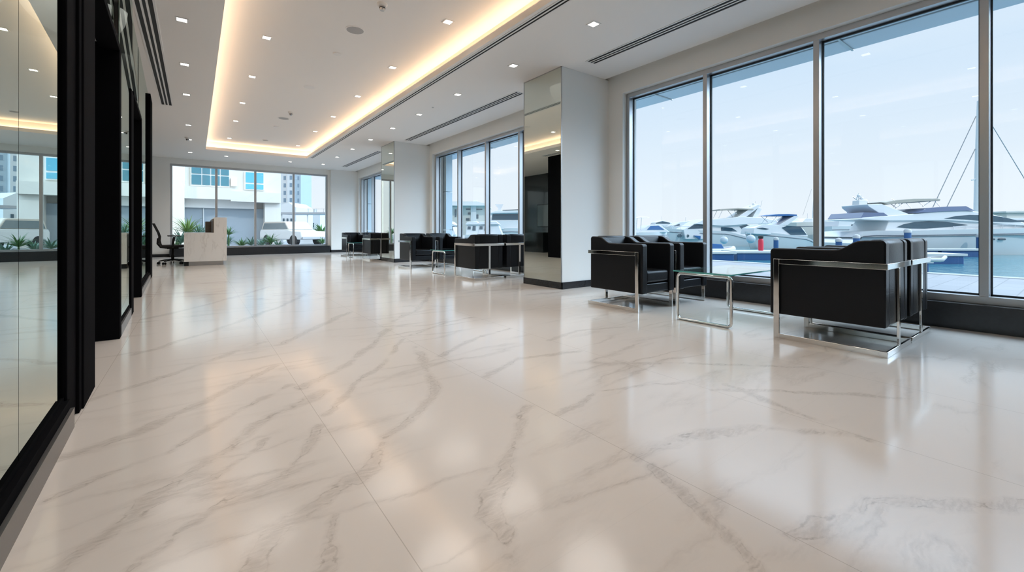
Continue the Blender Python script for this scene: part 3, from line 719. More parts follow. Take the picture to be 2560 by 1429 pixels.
# ---- boats
def boat(name, lab, t, x_stern, x_bow, y_wl, sheer, beam, parts, skew=0.0, rails=None, hull_m=None, group='boats moored in the marina', rake=.10, cat='boat'):
    """t distance; x/y as measured in the photo; sheer: list of (x, y) of the deck edge from stern to bow; every part in the same measure."""
    k = t/FPX; sg = 1 if x_bow > x_stern else -1
    bx, by = FX*t+RX*(x_stern-1280)*k, FY*t+RY*(x_stern-1280)*k
    ang = math.atan2(RY*sg, RX*sg)
    y_wl = HOR+(CAM_H-WZ)/k      # height of the real waterline at this distance
    r = thing(name, (bx, by, WZ), lab, cat, ang+skew, group)
    zs = 1.0
    def P(p): return ((p[0]-x_stern)*sg*k, (y_wl-p[1])*k)
    L_ = abs(x_bow-x_stern)*k
    sh = [P(p) for p in sheer]
    def deck(s_):
        for (a, za), (b_, zb) in zip(sh, sh[1:]):
            if s_ <= b_: return za+(zb-za)*max(0, (s_-a))/(b_-a)
        return sh[-1][1]
    h = MB(); NS = 22; rows = []
    for i in range(NS+1):
        u = i/NS; s_ = u*L_
        wdt = beam/2*(1-max(0, (u-.45)/.55)**2.3)*(.92+.08*min(1, u*4)); wdt = max(wdt, .02)
        H = deck(s_); rk = rake*L_*max(0, (u-.6)/.4)**1.5
        sx = s_
        pts = [(sx-rk*1.0, 0, -.35), (sx-rk*.9, wdt*.80, -.1), (sx-rk*.55, wdt*.9, H*.35), (sx-rk*.15, wdt*.98, H*.8), (sx, wdt, H), (sx, wdt*.96, H), (sx, 0, H-.02)]
        rows.append(pts)
    o = 0; m = len(rows[0]); vs = []; fs = []
    for pts in rows: vs += pts
    for pts in rows: vs += [(a, -b_, c) for a, b_, c in pts]
    half = (NS+1)*m
    for i in range(NS):
        for j in range(m-1):
            a = i*m+j; fs.append((a, a+1, a+m+1, a+m)); a += half; fs.append((a, a+m, a+m+1, a+1))
    fs.append(tuple(range(m-1))+tuple(half+j for j in range(m-2, -1, -1)))
    h.add(vs, fs).build('hull', hull_m or hull_w, r, smooth=True)
    rr_ = MB()
    for s2 in (-1, 1):
        rr_.tube([(p_[3][0], s2*(p_[3][1]+.01), p_[3][2]) for p_ in rows], .025+.0004*t, 5)
    rr_.build('rub_rail', rubm, r)
    for pt in parts:
        nm, poly, hw, mt = pt[:4]; tp = pt[4] if len(pt) > 4 else .12; bv = pt[5] if len(pt) > 5 else 0
        if nm == 'line':
            MB().tube([(P(q)[0], sg_*hw, P(q)[1]) for q in poly for sg_ in (1,)], mt[1], 5).build(mt[2], mt[0], r)
            continue
        if nm == 'lines':
            q_ = MB()
            for ln in poly:
                for s2 in ((-1, 1) if hw > 0 else (0,)): q_.tube([(P(q)[0], s2*hw, P(q)[1]) for q in ln], mt[1], 5)
            q_.build(mt[2], mt[0], r); continue
        if nm == 'domes':
            q_ = MB()
            for (cx, cy, rr) in poly: a_, z_ = P((cx, cy)); q_.ball((a_, 0, z_), rr*k, 8)
            q_.build(mt[2], mt[0], r, smooth=True); continue
        pp = [P(q) for q in poly]; zb = min(q[1] for q in pp)
        if nm in ('side_window', 'windscreen', 'porthole', 'stripe'):
            hw, zb = hw
            zb = P((0, zb))[1]
        MB().prism(pp, -hw, hw, 'y', tp, zb).build(nm, mt, r, bevel=bv)
    return r
def base(z): return z
# the large yacht behind the near armchairs
boat('motor_yacht', 'large white flybridge motor yacht moored broadside behind the nearest armchairs', 41, 2078, 2700, 632,
     [(2078, 606), (2086, 592), (2104, 579), (2130, 576), (2200, 576.5), (2310, 573.5), (2440, 571), (2560, 569), (2700, 566)], 5.6, [
     ('cabin', [(2160, 578), (2174, 552), (2290, 549), (2380, 554), (2440, 562), (2500, 569), (2500, 578)], 2.25, hull_w, .18, .05),
     ('flybridge_deck', [(2098, 549.5), (2112, 545), (2170, 541), (2230, 536), (2290, 530), (2340, 528.5), (2380, 533), (2430, 546), (2470, 559), (2530, 570), (2440, 563), (2380, 557), (2300, 552.5), (2172, 553)], 2.45, hull_w, .22, .05),
     ('windscreen', [(2228, 535), (2262, 523), (2300, 520), (2345, 519), (2362, 530), (2340, 529.5), (2290, 531)], (2.42, 553), purple, .22),
     ('aft_screen', [(2107, 546), (2115, 533), (2160, 534), (2170, 542)], 2.2, purple, .1),
     ('radar_arch', [(2168, 543), (2135, 519), (2132, 513), (2165, 512), (2178, 518), (2224, 537)], 1.9, hull_w, .2, .04),
     ('mast_box', [(2136, 514), (2137, 501), (2154, 501), (2157, 514)], .45, hull_w, .05, .03),
     ('bimini_top', [(2163, 508), (2175, 508), (2200, 503), (2240, 500), (2290, 499.5), (2300, 501), (2298, 505.5), (2260, 507), (2205, 511), (2180, 514)], 1.7, canvas, .1, .04),
     ('side_window', [(2188, 568), (2205, 561), (2230, 556), (2262, 554), (2300, 555.5), (2348, 563), (2310, 567), (2250, 571.5), (2215, 571)], (2.29, 578), tintw, .18),
     ('side_window', [(2293, 548), (2320, 542), (2350, 539.5), (2400, 540.5), (2430, 546.5), (2462, 555.5), (2440, 556.5), (2390, 555), (2340, 550)], (2.49, 570), tintw, .22),
     ('lines', [[(2191, 500), (2215, 517)], [(2205, 507), (2195, 520)], [(2245, 502), (2265, 518)], [(2285, 503), (2262, 519)], [(2288, 503), (2302, 519)]], 1.5, (rail_m, .03, 'bimini_struts')),
     ('lines', [[(2310, 567), (2360, 565), (2440, 562), (2560, 559), (2660, 556)]]+[[(x_, 566-(x_-2310)*.028), (x_, 573.5-(x_-2310)*.02)] for x_ in range(2312, 2640, 27)], 2.35, (rail_m, .022, 'deck_rail')),
     ('lines', [[(2144, 502), (2144, 483)], [(2139, 494), (2150, 490)], [(2130, 492), (2141, 500)]], 0, (rail_m, .05, 'antenna_mast')),
     ('domes', [(2144, 489, 4.0), (2151, 496, 4), (2160, 503, 5), (2139, 497, 3)], 0, (hull_w, 0, 'radar_domes')),
     ('stripe', [(2088, 591.5), (2300, 588), (2500, 585.5), (2500, 586.6), (2300, 589.1), (2088, 592.6)], (2.79, 592), tintw, 0),
     ('porthole', [(2377, 596), (2379, 594), (2391, 594), (2393, 596), (2391, 598), (2379, 598)], (2.77, 598), tintw, 0),
     ('porthole', [(2401, 596), (2403, 594), (2414, 594), (2416, 596), (2414, 598), (2403, 598)], (2.77, 598), tintw, 0),
     ('porthole', [(2537, 594), (2539, 592), (2552, 592), (2554, 594), (2552, 596), (2539, 596)], (2.30, 598), tintw, 0),
     ('line', [(2118, 545), (2116, 528)], 0, (rail_m, .03, 'flag_staff')),
     ], skew=radians(-3), cat='yacht')
boat('motor_yacht', 'white flybridge yacht with slanted radar arch seen between the first and second mullions', 60, 1905, 1662, 613,
     [(1905, 604), (1890, 600), (1850, 592), (1800, 577), (1760, 576), (1700, 574), (1662, 570)], 4.2, [
     ('cabin', [(1697, 574), (1722, 560), (1760, 555), (1850, 558), (1882, 597), (1700, 597)], 1.85, hull_w, .12, .05),
     ('flybridge_deck', [(1722, 560), (1745, 549), (1800, 547), (1835, 542), (1890, 545), (1922, 552), (1918, 559), (1850, 561), (1790, 565)], 2.0, hull_w, .15, .05),
     ('side_window', [(1706, 572), (1722, 562), (1745, 560), (1762, 561), (1762, 570)], (1.89, 597), tintw, .12),
     ('side_window', [(1788, 568), (1800, 568), (1815, 570), (1827, 578), (1788, 578)], (1.89, 597), tintw, .12),
     ('side_window', [(1833, 566), (1845, 563), (1864, 562), (1874, 583), (1850, 584)], (1.90, 597), tintw, .12),
     ('radar_arch', [(1820, 549), (1862, 522), (1884, 511), (1886, 517), (1846, 546)], 1.6, hull_w, .1, .04),
     ('arch_support', [(1868, 546), (1884, 520), (1893, 523), (1880, 546)], 1.2, hull_w, .1),
     ('bimini_top', [(1786, 524), (1830, 521), (1868, 523), (1868, 525.5), (1830, 524), (1786, 527)], 1.6, canvas, .1),
     ('domes', [(1876, 516, 3), (1884, 510, 3.5), (1890, 515, 3)], 0, (hull_w, 0, 'radar_domes')),
     ('lines', [[(1893, 518), (1897, 502)], [(1800, 524), (1790, 545)], [(1826, 524), (1840, 542)]], .8, (rail_m, .03, 'antennas_and_struts')),
     ('lines', [[(1664, 563), (1700, 566), (1740, 566)], [(1690, 566), (1690, 574)], [(1715, 566), (1715, 574)], [(1668, 563), (1670, 572)]], 1.5, (rail_m, .03, 'bow_rail')),
     ('porthole', [(1688, 589), (1690, 585), (1693, 589), (1690, 593)], (1.75, 598), tintw, 0),
     ('porthole', [(1704, 589), (1706, 585), (1709, 589), (1706, 593)], (1.95, 598), tintw, 0),
     ('side_window', [(1720, 588), (1735, 589), (1735, 594), (1734, 598)], (2.12, 598), bluew, 0),
     ], cat='yacht')
boat('cabin_cruiser', 'white sports cruiser with dark wraparound screen and blue bimini', 52, 2022, 1862, 613,
     [(2022, 606), (1995, 592), (1950, 586), (1900, 580), (1862, 578)], 3.4, [
     ('cabin', [(1866, 584), (1870, 570), (1890, 561), (1935, 562), (1990, 572), (2000, 590)], 1.45, hull_w, .12, .05),
     ('side_window', [(1937, 569), (1950, 564.5), (1982, 566), (1996, 586), (1958, 587)], (1.50, 590), tintw, .12),
     ('side_window', [(1876, 570), (1890, 569), (1906, 572), (1898, 574), (1888, 573)], (1.50, 590), tintw, .12),
     ('radar_arch', [(1930, 563), (1974, 538), (1981, 541), (1952, 563)], 1.3, hull_w, .1, .03),
     ('bimini_top', [(1908, 539), (1930, 536), (1955, 535.5), (1976, 537), (1976, 540), (1930, 540)], 1.2, bluecan, .05),
     ('lines', [[(1915, 540), (1932, 555)], [(1930, 540), (1915, 558)]], 1.0, (rail_m, .03, 'bimini_struts'))])
boat('cabin_cruiser', 'small white cruiser with blue windscreen beside the left jamb of the near window', 46, 1575, 1668, 610,
     [(1575, 581), (1620, 580), (1668, 577)], 3.0, [
     ('cabin', [(1588, 581), (1596, 574), (1612, 563), (1640, 562), (1656, 574), (1664, 580)], 1.3, hull_w, .1, .04),
     ('side_window', [(1608, 574), (1617, 565), (1636, 564), (1650, 574)], (1.35, 581), bluew, .1),
     ('lines', [[(1598, 545), (1596, 575)], [(1590, 543.5), (1616, 543.5)]], .8, (rail_m, .05, 'roof_frame'))])
for (lab, x0, x1, yw, t_, ys, cabin, win) in (
        ('distant white motor boat with low grey roof, left of the first mullion', 1616, 1692, 585, 97, 563, [(1630, 564), (1634, 556), (1650, 551), (1672, 556), (1682, 564)], [(1633, 557), (1650, 553), (1668, 557), (1668, 559), (1634, 559)]),
        ('distant white boat with dark strip window near the first mullion', 1668, 1760, 590, 85, 565, [(1672, 566), (1690, 556), (1720, 552), (1750, 548), (1756, 566)], [(1676, 564), (1690, 560), (1692, 563), (1678, 566)]),
        ('distant white boat left of the sports cruiser, second window light', 1905, 1990, 586, 118, 556, [(1915, 557), (1925, 548), (1968, 545), (1985, 557)], [(1912, 553), (1948, 554), (1942, 557), (1914, 557)]),
        ('cream hulled boat beside the second mullion', 1975, 2062, 600, 75, 555, [(1990, 556), (2000, 546), (2040, 546), (2056, 556)], [(2010, 563), (2018, 563), (2018, 567), (2010, 567)]),
        ('white boat with aft cabin seen under the yacht flybridge overhang', 2060, 2160, 590, 70, 565, [(2075, 566), (2080, 552), (2150, 548), (2160, 566)], [(2108, 561), (2135, 561), (2135, 565), (2108, 565)]),
        ('white yacht with tiered decks at the right edge of the picture', 2480, 2640, 592, 70, 562, [(2490, 563), (2495, 545), (2560, 545), (2600, 563)], [(2494, 551), (2530, 551), (2538, 556), (2494, 555)])):
    boat('motor_boat', lab, t_, x0, x1, yw, [(x0, ys+1), ((x0+x1)/2, ys), (x1, ys-3)], 3.8, [
        ('cabin', cabin, 1.7, hull_w, .1, .05), ('side_window', win, (1.75, cabin[0][1]), tintw, .1),
        ('lines', [[((x0+x1)/2, ys-8), ((x0+x1)/2, ys-22)]], 0, (rail_m, .04, 'antenna'))], hull_m=hull_c if 'cream' in lab else None)
boat('canopy_yacht', 'white yacht with long cream hardtop at the right edge behind the big yacht', 78, 2470, 2700, 588, [(2470, 560), (2560, 558), (2700, 555)], 5, [
    ('cabin', [(2480, 560), (2486, 533), (2600, 533), (2650, 560)], 2.2, hull_c, .1, .05),
    ('hardtop', [(2474, 529), (2600, 525), (2660, 530), (2600, 533), (2474, 533)], 2.6, hull_c, 0, .04)], hull_m=hull_c, cat='yacht')
# sailing boats
def sailboat(lab, t_, xb, x0, x1, yw, top, stays, mr=.14):
    k = t_/FPX; yw = HOR+(CAM_H-WZ)/k; bx, by = at_t(xb, t_)
    r = boat('sailing_boat', lab, t_, x0, x1, yw, [(x0, yw-18), (x1, yw-22)], 3.6, [('cabin', [(x0+10, yw-17), (x0+14, yw-24), (x1-16, yw-24), (x1-8, yw-18)], 1.3, hull_w, .1, .03)])
    P = lambda p: ((p[0]-x0)*k, 0, (yw-p[1])*k)
    MB().tube([P((xb-3, yw-20)), P((xb, (yw+top)/2)), P((xb+4, top))], [mr, mr*.9, mr*.6], 10).build('mast', hull_w, r, smooth=True)
    for a, b_ in stays: MB().tube([P(a), P(b_)], mr*.16, 5).build('stay', rigging, r)
    q = MB(); q.box(0, 0, 0, 0, 0, 0)
    MB().tube([P((xb-14, top+198)), P((xb, top+194))], mr*.3, 6).build('spreader', hull_w, r)
sailboat('tall white-masted sailing boat beside the last mullion', 62, 2443, 2330, 2520, 606, 252, [((2332, 518), (2440, 290)), ((2361, 530), (2438, 372)), ((2448, 260), (2630, 560)), ((2446, 505), (2470, 540))], .34)
sailboat('slim-masted sailing boat near the second mullion', 104, 2033, 1985, 2085, 588, 455, [((2007, 538), (2029, 472))], .16)
# the moored craft seen through the middle bay
boat('large_yacht', 'large white multi-deck yacht with band of windows seen through the middle bay', 60, 1345, 1214, 604, [(1345, 572), (1280, 570), (1214, 572)], 7, [
    ('main_deck', [(1225, 573), (1228, 552), (1300, 552), (1345, 552), (1345, 573)], 3.2, hull_w, .05, .05),
    ('side_window', [(1232, 550.5), (1234, 537), (1345, 536), (1345, 550.5)], (3.05, 553), tintw, .05),
    ('cabin', [(1228, 553), (1234, 534), (1345, 533), (1345, 553)], 3.0, hull_w, .05),
    ('roof', [(1222, 536), (1240, 530), (1345, 527), (1345, 533)], 3.4, hull_w, .05, .05),
    ('radar_mast', [(1243, 530), (1246, 521), (1238, 511), (1258, 511), (1252, 521), (1255, 530)], .8, hull_w, .02),
    ('roof_rail', [(1257, 527), (1345, 524), (1345, 525), (1257, 528)], 3.0, tintw, 0)], cat='yacht')
for k_, (x0, x1, yw, lab) in enumerate(((1166, 1214, 598, 'white fishing yacht with square cabin windows, middle bay centre light'), (1112, 1150, 600, 'white boat beside the cladding column, middle bay left light'), (1196, 1262, 602, 'white cruiser in front of the multi-deck yacht, middle bay'))):
    boat('motor_boat', lab, (46, 38, 32)[k_], x0, x1, yw, [(x0, 586), (x1, 584)], 3.6, [
        ('cabin', [(x0+2, 587), (x0+4, 563), (x1-14, 562), (x1-4, 587)], 1.5, hull_w, .1, .04),
        ('side_window', [(x0+6, 573), (x0+7, 566), (x0+14, 566), (x0+14, 573)], (1.54, 587), tintw, .1),
        ('side_window', [(x0+18, 576), (x0+19, 565), (x0+26, 565), (x0+26, 576)], (1.54, 587), tintw, .1),
        ('flybridge', [(x0, 562), (x0+6, 555), (x1-20, 553), (x1-10, 562)], 1.6, hull_w, .1, .04)])
# white marina building beyond the middle bay
t = thing('marina_building', (*at_t(1165, 85), -.05), 'white low-pitched marina building with broad eaves seen through the middle bay', 'building', -YAW)
k = 85/FPX
def q_(px, py): return ((px-1165)*k, (HOR-py)*k+CAM_H+.05)
a0, z0 = q_(1090, 600); a1, z1 = q_(1216, 513)
MB().box(a0, a1, 0, 10, 0, z1).build('wall', hull_c, t)
MB().prism([q_(1080, 512), q_(1090, 505), q_(1195, 505), q_(1222, 512), q_(1222, 515), q_(1080, 515)], -2, 12, 'y').build('roof', white_metal, t)
for (x0, x1, y0, y1) in ((1137, 1141, 523, 542), (1165, 1176, 521, 524), (1188, 1206, 522, 524), (1170, 1176, 531, 536), (1165, 1174, 545, 551), (1190, 1196, 536, 546), (1127, 1141, 512, 515)):
    (a0, zb), (a1, za) = q_(x0, y1), q_(x1, y0); MB().box(a0, a1, -.12, .05, zb, za).build('window', tintw, t)
MB().box(*sorted((q_(1178, 0)[0], q_(1191, 0)[0])), -.7, 0, 0, q_(0, 512)[1]).build('pilaster', hull_w, t)
MB().box(*sorted((q_(1180, 0)[0], q_(1190, 0)[0])), 3, 4, q_(0, 505)[1], q_(0, 497)[1]).build('roof_vent', hull_w, t)
# docks
def dock(lab, px0, px1, py, t_, w_, hh=.28, blue=True):
    x0, y0 = at_t(px0, t_); L_ = (px1-px0)/FPX*t_
    r = thing('floating_dock', (x0, y0, WZ), lab, 'dock', -YAW, 'floating docks in the marina')
    MB().box(0, L_, 0, w_, .50, .50+.16).build('deck', whitep, r, bevel=.02)
    n = max(1, int(L_/3.0))
    for i in range(n):
        MB().box(i*L_/n+.15, (i+1)*L_/n-.15, .1, w_-.1, -.25, .50).build('float', bluep, r, bevel=.03)
    return r
dock('white-topped blue floating dock with tender, just right of the near armchair', 2290, 2335, 668, 21.5, 2.0)
dock('long white-topped blue floating dock right of the near armchairs', 2180, 2420, 650, 27.5, 2.2)
dock('floating dock running along the side of the big yacht', 2120, 2470, 636, 35, 1.2)
dock('long floating dock across the second window light, in front of the sports cruiser', 1840, 2080, 640, 31, 2.2)
dock('floating dock behind the first mullion near the terrace', 1640, 1842, 640, 30, 1.6)
def pile(px, t_, ytop, lab):
    x0, y0 = at_t(px, t_); k = t_/FPX; zt = CAM_H-(ytop-HOR)*k
    r = thing('mooring_pile', (x0, y0, WZ-.5), lab, 'mooring pile', 0, 'blue mooring piles with white caps')
    h_ = zt-WZ+.5
    MB().cyl((0, 0), .24, 0, h_-.35, 18).build('post', pilem, r, smooth=True)
    MB().lathe([(.27, h_-.35), (.27, h_-.18), (.18, h_-.05), (.02, h_)]).build('cap', whitep, r, smooth=True)
pile(2450, 36.9, 583, 'blue mooring pile with white cap beside the last mullion')
pile(2269, 36.9, 571, 'blue mooring pile above the right armchair of the near pair')
pile(2141, 36.9, 585, 'blue mooring pile above the left armchair of the near pair')
pile(2097, 38, 594, 'short blue mooring pile right of the second mullion')
pile(1940, 47, 592, 'slender dark blue mooring pile right of the red safety post')
x0, y0 = at_t(1902, 32)
t = thing('safety_post', (x0, y0, WZ+.66), 'red life-saving post with dark cap on the floating dock', 'safety post')
MB().lathe([(.16, 0), (.18, .1), (.18, .75), (.12, .9)]).build('body', redm, t, smooth=True)
MB().lathe([(.15, .9), (.17, .95), (.17, 1.08), (.02, 1.12)]).build('cap', slot_dark, t, smooth=True)
for px, py, t_, rr, lab in ((1877, 597, 46, .45, 'big pale blue ball fender hanging behind the dock left of the red post'), (1810, 600, 46, .4, 'pale ball fender right of the first mullion, below the yacht')):
    x0, y0 = at_t(px, t_); z_ = CAM_H-(py-HOR)*t_/FPX
    t = thing('fender', (x0, y0, z_), lab, 'fender'); MB().ball((0, 0, 0), rr, 12).build('ball', mat('pale_blue_vinyl_%d' % px, (.50, .56, .62), .4), t, smooth=True)
    MB().cyl((0, 0), .05, rr*.9, rr*1.3, 8).build('eye', rail_m, t)
x0, y0 = at_t(1745, 36)
t = thing('rib_tender', (x0, y0, WZ+.1), 'white inflatable tender with blue cover moored behind the first mullion', 'dinghy', -YAW+.05)
MB().tube([(0, 0, .3), (2.2, 0, .3), (3.2, .3, .42), (3.5, .8, .5), (3.2, 1.3, .42), (2.2, 1.6, .3), (0, 1.6, .3)], .24, 10).build('tube', whitep, t, smooth=True)
MB().box(0, 2.6, .1, 1.5, .05, .3).build('floor', whitep, t)
MB().prism([(1.4, .3), (1.4, .95), (2.2, .9), (2.6, .3)], .3, 1.3, 'y').build('cover', bluecan, t, bevel=.03)
x0, y0 = at_t(2310, 20.5)
t = thing('dinghy', (x0, y0, WZ+.66), 'small white dinghy lying on the blue dock beside the near armchair', 'dinghy', -YAW-.1)
MB().tube([(-1, 0, .1), (.8, 0, .1), (1.3, .45, .2), (.8, .9, .1), (-1, .9, .1)], .1, 8).build('tube', whitep, t, smooth=True)
MB().box(-.9, .8, .05, .85, -.02, .08).build('floor', whitep, t)

# ---- street side beyond the far window
stone = mat('pale_stone_cladding', (.70, .67, .62), .6, noise=(1.2, .94))
stone2 = mat('cream_render', (.82, .74, .62), .7)
teal = mat('teal_glazing', (.06, .20, .25), .08, coat=.6)
bglass = mat('blue_glazing', (.10, .42, .58), .08, coat=.6)
greyp = mat('grey_shopfront_glass', (.33, .38, .42), .15)
YB2 = 34.0
def BX(px, py, Y=YB2): a = at_Y(px, py, Y); return a[0], a[2]
t = thing('stone_building', (0, YB2, -.05), 'pale stone building with teal windows opposite the far window', 'building')
def bb(name, m, px0, px1, py0, py1, d0=-.0, d1=.3, Y=YB2, ref=None):
    a, zt = BX(px0, py0, Y); b_, zb = BX(px1, py1, Y)
    # one height for the whole piece
    xm_ = (px0+px1)/2; Y = Y+d0; a = BX(px0, py0, Y)[0]; b_ = BX(px1, py0, Y)[0]; zt = BX(xm_, py0, Y)[1]; zb = BX(xm_, py1, Y)[1]
    return MB().box(a, b_, d0, d1, max(zb, -.05)+.05, zt+.05).build(name, m, t)
bb('wall', stone, 330, 702, 300, 640, 0, 6)
bb('corner_wall', stone2, 330, 460, 300, 640, -2.6, 0)
bb('canopy_band', stone, 460, 577, 467, 497, -1.3, 0)
bb('canopy_band', stone, 577, 702, 480, 505, -1.3, 0)
bb('signboard', white_metal, 460, 640, 497, 520, -.5, 0)
bb('shopfront', greyp, 460, 660, 520, 620, -.25, 0)
bb('shopfront_post', white_metal, 508, 510, 520, 620, -.32, -.2)
bb('pier', stone, 662, 700, 505, 625, -1.0, 0)
w1 = bb('window', white_metal, 476, 574, 412, 466, -.1, .1)
for (a_, b_) in ((479, 503), (506, 525), (528, 552), (553, 572)):
    for (c_, d_) in ((415, 437), (440, 464)):
        pass
xm_ = lambda p: BX(p, 0)[0]
for (a_, b_) in ((479, 503), (506, 525), (528, 549), (552, 572)):
    for (zt_, zb_) in ((BX(524, 415)[1], BX(524, 436)[1]), (BX(524, 439)[1], BX(524, 463)[1])):
        MB().box(xm_(a_), xm_(b_), -.14, -.09, zb_+.05, zt_+.05).build('pane', teal, w1)
w2 = bb('window', white_metal, 611, 661, 430, 475, -.1, .1)
for (zt_, zb_) in ((BX(636, 432)[1], BX(636, 457)[1]), (BX(636, 461)[1], BX(636, 473)[1])):
    MB().box(xm_(614), xm_(658), -.14, -.09, zb_+.05, zt_+.05).build('pane', bglass, w2)
bb('white_panel', white_metal, 577, 593, 445, 465, -.2, 0)
# towers far away
tw1 = mat('tower_white', (.66, .68, .70), .5); tw2 = mat('tower_blue_glass', (.42, .50, .56), .2)
tz = at_t(730, 150)
t = thing('residential_tower', (tz[0], tz[1], 0), 'tall white and blue residential tower right of the stone building', 'tower', -YAW)
k = 150/FPX
MB().box((702-730)*k, (722-730)*k, 0, 8, -1, 32).build('slab', tw1, t); MB().box((722-730)*k, (738-730)*k, -1, 8, -1, 34).build('slab', tw1, t)
MB().box((738-730)*k, (752-730)*k, 0, 8, -1, 32).build('glazed_bay', tw2, t)
towin = mat('tower_window_glass', (.22, .30, .38), .15)
for row in range(10):
    zz = 3+row*2.6
    for cx in (709, 728):
        MB().box((cx-730)*k, (cx+6-730)*k, -1.05 if cx > 720 else -.05, .0, zz, zz+1.4).build('window', towin, t)
    MB().box((744-730)*k, (748-730)*k, -.1, 0, zz, zz+1.3).build('window', towin, t)
# white villas behind the car park
for (px0, px1, ytop, t_, lab) in ((702, 740, 505, 95, 'white gabled house below the residential tower'), (740, 800, 528, 110, 'low white house with roof units right of the tower')):
    k = t_/FPX; x0, y0 = at_t((px0+px1)/2, t_); hw = (px1-px0)/2*k; zt = CAM_H+(HOR-ytop)*k
    t = thing('house', (x0, y0, -.05), lab, 'house', -YAW)
    MB().prism([(-hw, 0), (hw, 0), (hw, zt*.85), (0, zt), (-hw, zt*.92)], 0, 8, 'y').build('wall', hull_w, t)
    for i in range(3): MB().box(-hw*.7+i*hw*.5, -hw*.7+i*hw*.5+hw*.2, -.15, 0, zt*.3, zt*.5).build('window', tintw, t)
    if px0 == 740:
        for i in range(3): MB().box(-hw*.5+i*hw*.4, -hw*.4+i*hw*.4, 1, 2.5, zt*.9, zt*1.12).build('roof_unit', grey_mesh, t)
# pergola
t = thing('pergola', (*at_t(760, 48), -.05), 'long flat grey car-port canopy behind the parked white car', 'canopy', -YAW)
k = 48/FPX
MB().box((695-760)*k, (845-760)*k, 0, 3.0, (HOR-534)*k+.85, (HOR-529)*k+.85).build('roof', alu_m, t)
for px in (700, 765, 812, 840): MB().box((px-760)*k, (px-758)*k, .2, .3, 0, (HOR-534)*k+.85).build('post', white_metal, t)
for px in (770, 790, 808): MB().box((px-760)*k, (px-759.2)*k, 0, .05, (HOR-529)*k+.85, (HOR-520)*k+.85).build('rail_post', rail_m, t)
MB().box((768-760)*k, (845-760)*k, 0, .05, (HOR-521.5)*k+.85, (HOR-520.5)*k+.85).build('rail', rail_m, t)
# low white walls
for px0, px1, yt, Y, lab in ((708, 880, 575, 32.4, 'low white garden wall right of the parked car'),):
    a = at_Y(px0, yt, Y); b_ = at_Y(px1, yt, Y)
    o = MB().box(a[0], b_[0], Y, Y+.25, -.05, .86).build('garden_wall', hull_w); tag(o, lab, 'wall')
# parked white off-road car, seen from its side
cxp, cyp = at_Y(733, 600, 29.3)[:2]
t = thing('car', (cxp, 29.3, -.05), 'white boxy off-road car parked outside the far window', 'car', radians(-66)); t.scale = (1, 1, .87)
carw = mat('white_car_paint', (.82, .83, .82), .25, coat=.6)
MB().prism([(-2.1, .42), (1.9, .42), (2.05, .6), (2.0, .98), (1.15, 1.02), (.75, 1.12), (-2.0, 1.12), (-2.1, .95)], -.85, .85, 'y').build('body', carw, t, bevel=.05)
MB().prism([(-2.0, 1.12), (.80, 1.12), (.35, 1.62), (.15, 1.68), (-1.75, 1.68), (-1.9, 1.6)], -.80, .80, 'y', .12, 1.12).build('cabin', mat('tan_roof', (.66, .60, .52), .5), t, bevel=.04)
MB().prism([(-1.85, 1.15), (.66, 1.15), (.30, 1.56), (-1.75, 1.56)], -.82, .82, 'y', .12, 1.12).build('side_window', mat('car_glass', (.14, .18, .20), .08, coat=.5), t)
for sx in (-1.35, 1.3):
    for sy in (-.86, .66):
        w = MB(); ring = [(sx+.36*cos(2*pi*i/22), sy, .38+.36*sin(2*pi*i/22)) for i in range(22)]; ring2 = [(a_, sy+.2, c_) for a_, _, c_ in ring]
        w.add(ring+ring2, [tuple(range(22)), tuple(range(22, 44))]+[(i, (i+1) % 22, 22+(i+1) % 22, 22+i) for i in range(22)]).build('wheel', plastic, t)
MB().box(1.96, 2.1, -.8, .8, .45, .62).build('bumper', grey_mesh, t, bevel=.02)
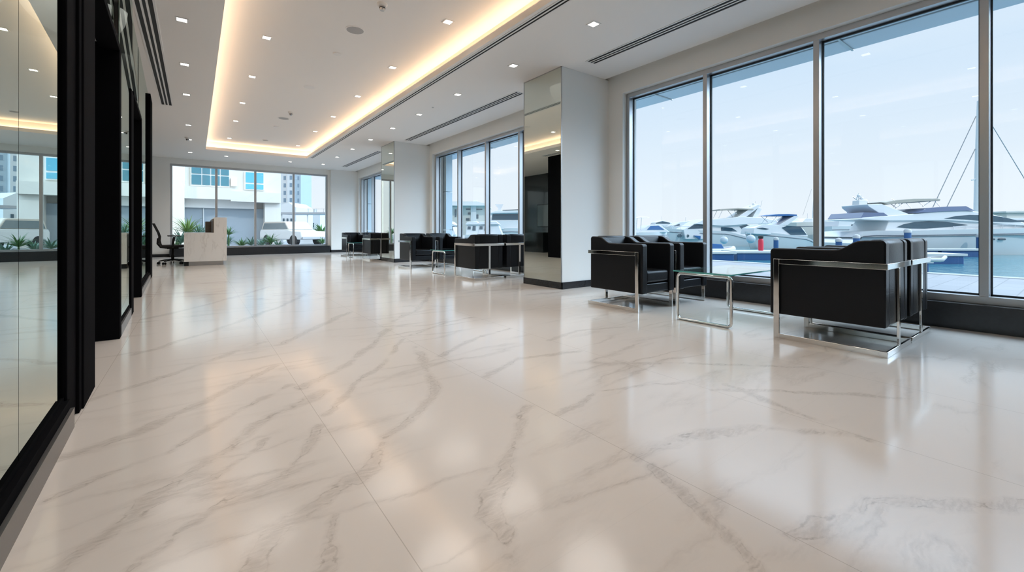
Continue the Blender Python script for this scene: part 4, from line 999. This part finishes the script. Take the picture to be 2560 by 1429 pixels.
# plants outside the far window
leafs = [mat('leaf_green', (.16, .34, .12), .45, noise=(6, .6)), mat('leaf_yellow_green', (.32, .46, .12), .45, noise=(6, .7)), mat('leaf_grey_green', (.22, .38, .28), .45, noise=(6, .7))]
def spiky(lab, x, y, z, h, n, m, w=.03, seedv=0, name='agave_plant', cat='plant'):
    rnd = random.Random(seedv); mb = MB().cyl((0, 0), .03, .02-z, .02, 8, .02)
    for i in range(n):
        a = 2*pi*i/n*2.4+rnd.random()*.5; up = rnd.uniform(.35, 1.25); L_ = h*rnd.uniform(.7, 1.15); pts = []
        for k in range(6):
            u = k/5; el = up-u*u*rnd.uniform(.5, .9)*1.1
            pts.append((u, el))
        p = [0, 0, 0]; rows = []
        for k in range(6):
            el = pts[k][1]; ww = w*(1-(k/5)**1.6)*(0.6+min(k, 2)*.25)+.0008
            nx, ny = -sin(a), cos(a)
            rows.append(((p[0]+nx*ww, p[1]+ny*ww, p[2]+ww*.25), (p[0], p[1], p[2]-ww*.2), (p[0]-nx*ww, p[1]-ny*ww, p[2]+ww*.25)))
            p[0] += cos(a)*cos(el)*L_/5; p[1] += sin(a)*cos(el)*L_/5; p[2] += sin(el)*L_/5
        mb.add([q for r_ in rows for q in r_], [(k*3+j, k*3+j+1, k*3+j+4, k*3+j+3) for k in range(5) for j in range(2)])
    o = mb.build(name, m, None, smooth=True, loc=(x, y, z)); tag(o, lab, cat, 'spiky plants outside the far window')
    return o
PL = [(452, 592, .62, 26, 2, 'spiky green plant behind the office chair, leftmost outside the far window'),
      (470, 568, .75, 34, 1, 'tall yellow-green spiky plant above the low part of the marble desk'),
      (498, 574, .60, 26, 2, 'grey-green spiky plant beside the raised desk counter, left side'),
      (520, 580, .50, 22, 2, 'grey-green spiky plant directly behind the desk counter'),
      (572, 572, .42, 18, 0, 'small bright green spiky plant just right of the raised desk counter'),
      (570, 596, .42, 18, 2, 'low spiky plant at the foot of the window right of the desk'),
      (604, 601, .42, 22, 0, 'green spiky plant left of the third mullion, nearer the desk'),
      (628, 598, .42, 22, 2, 'green spiky plant touching the left side of the middle mullion'),
      (655, 600, .45, 22, 2, 'grey-green spiky plant just right of the middle mullion'),
      (676, 592, .48, 26, 0, 'bright green spiky plant in front of the white car'),
      (694, 602, .40, 20, 2, 'pale spiky plant at the corner of the white car'),
      (806, 594, .36, 18, 0, 'small spiky plant at the right end of the far window'),
      (438, 606, .45, 18, 0, 'low spiky plant at the left jamb of the far window')]
planter_z = .10
for i, (px, py, h_, n_, mi, lab) in enumerate(PL):
    Y = 19.3+.35*(i % 3); X, _, Z = at_Y(px, py+12, Y)
    spiky(lab, X, Y, max(Z-.05, .0), h_, n_*2, leafs[mi], .026, i)
o = MB().box(-1.8, 5.2, 18.9, 20.4, -.05, .02).build('planting_bed', mat('planter_soil', (.35, .33, .28), .9)); tag(o, 'pale gravel planting bed along the outside of the far window', 'planting bed')
X, Y, Z = at_Y(803, 572, 31.5)
o = spiky('dark round shrub before the garden wall at the right of the far window', X, Y, .5, .95, 90, leafs[0], .07, 55, 'shrub', 'shrub'); o['group'] = 'shrubs'
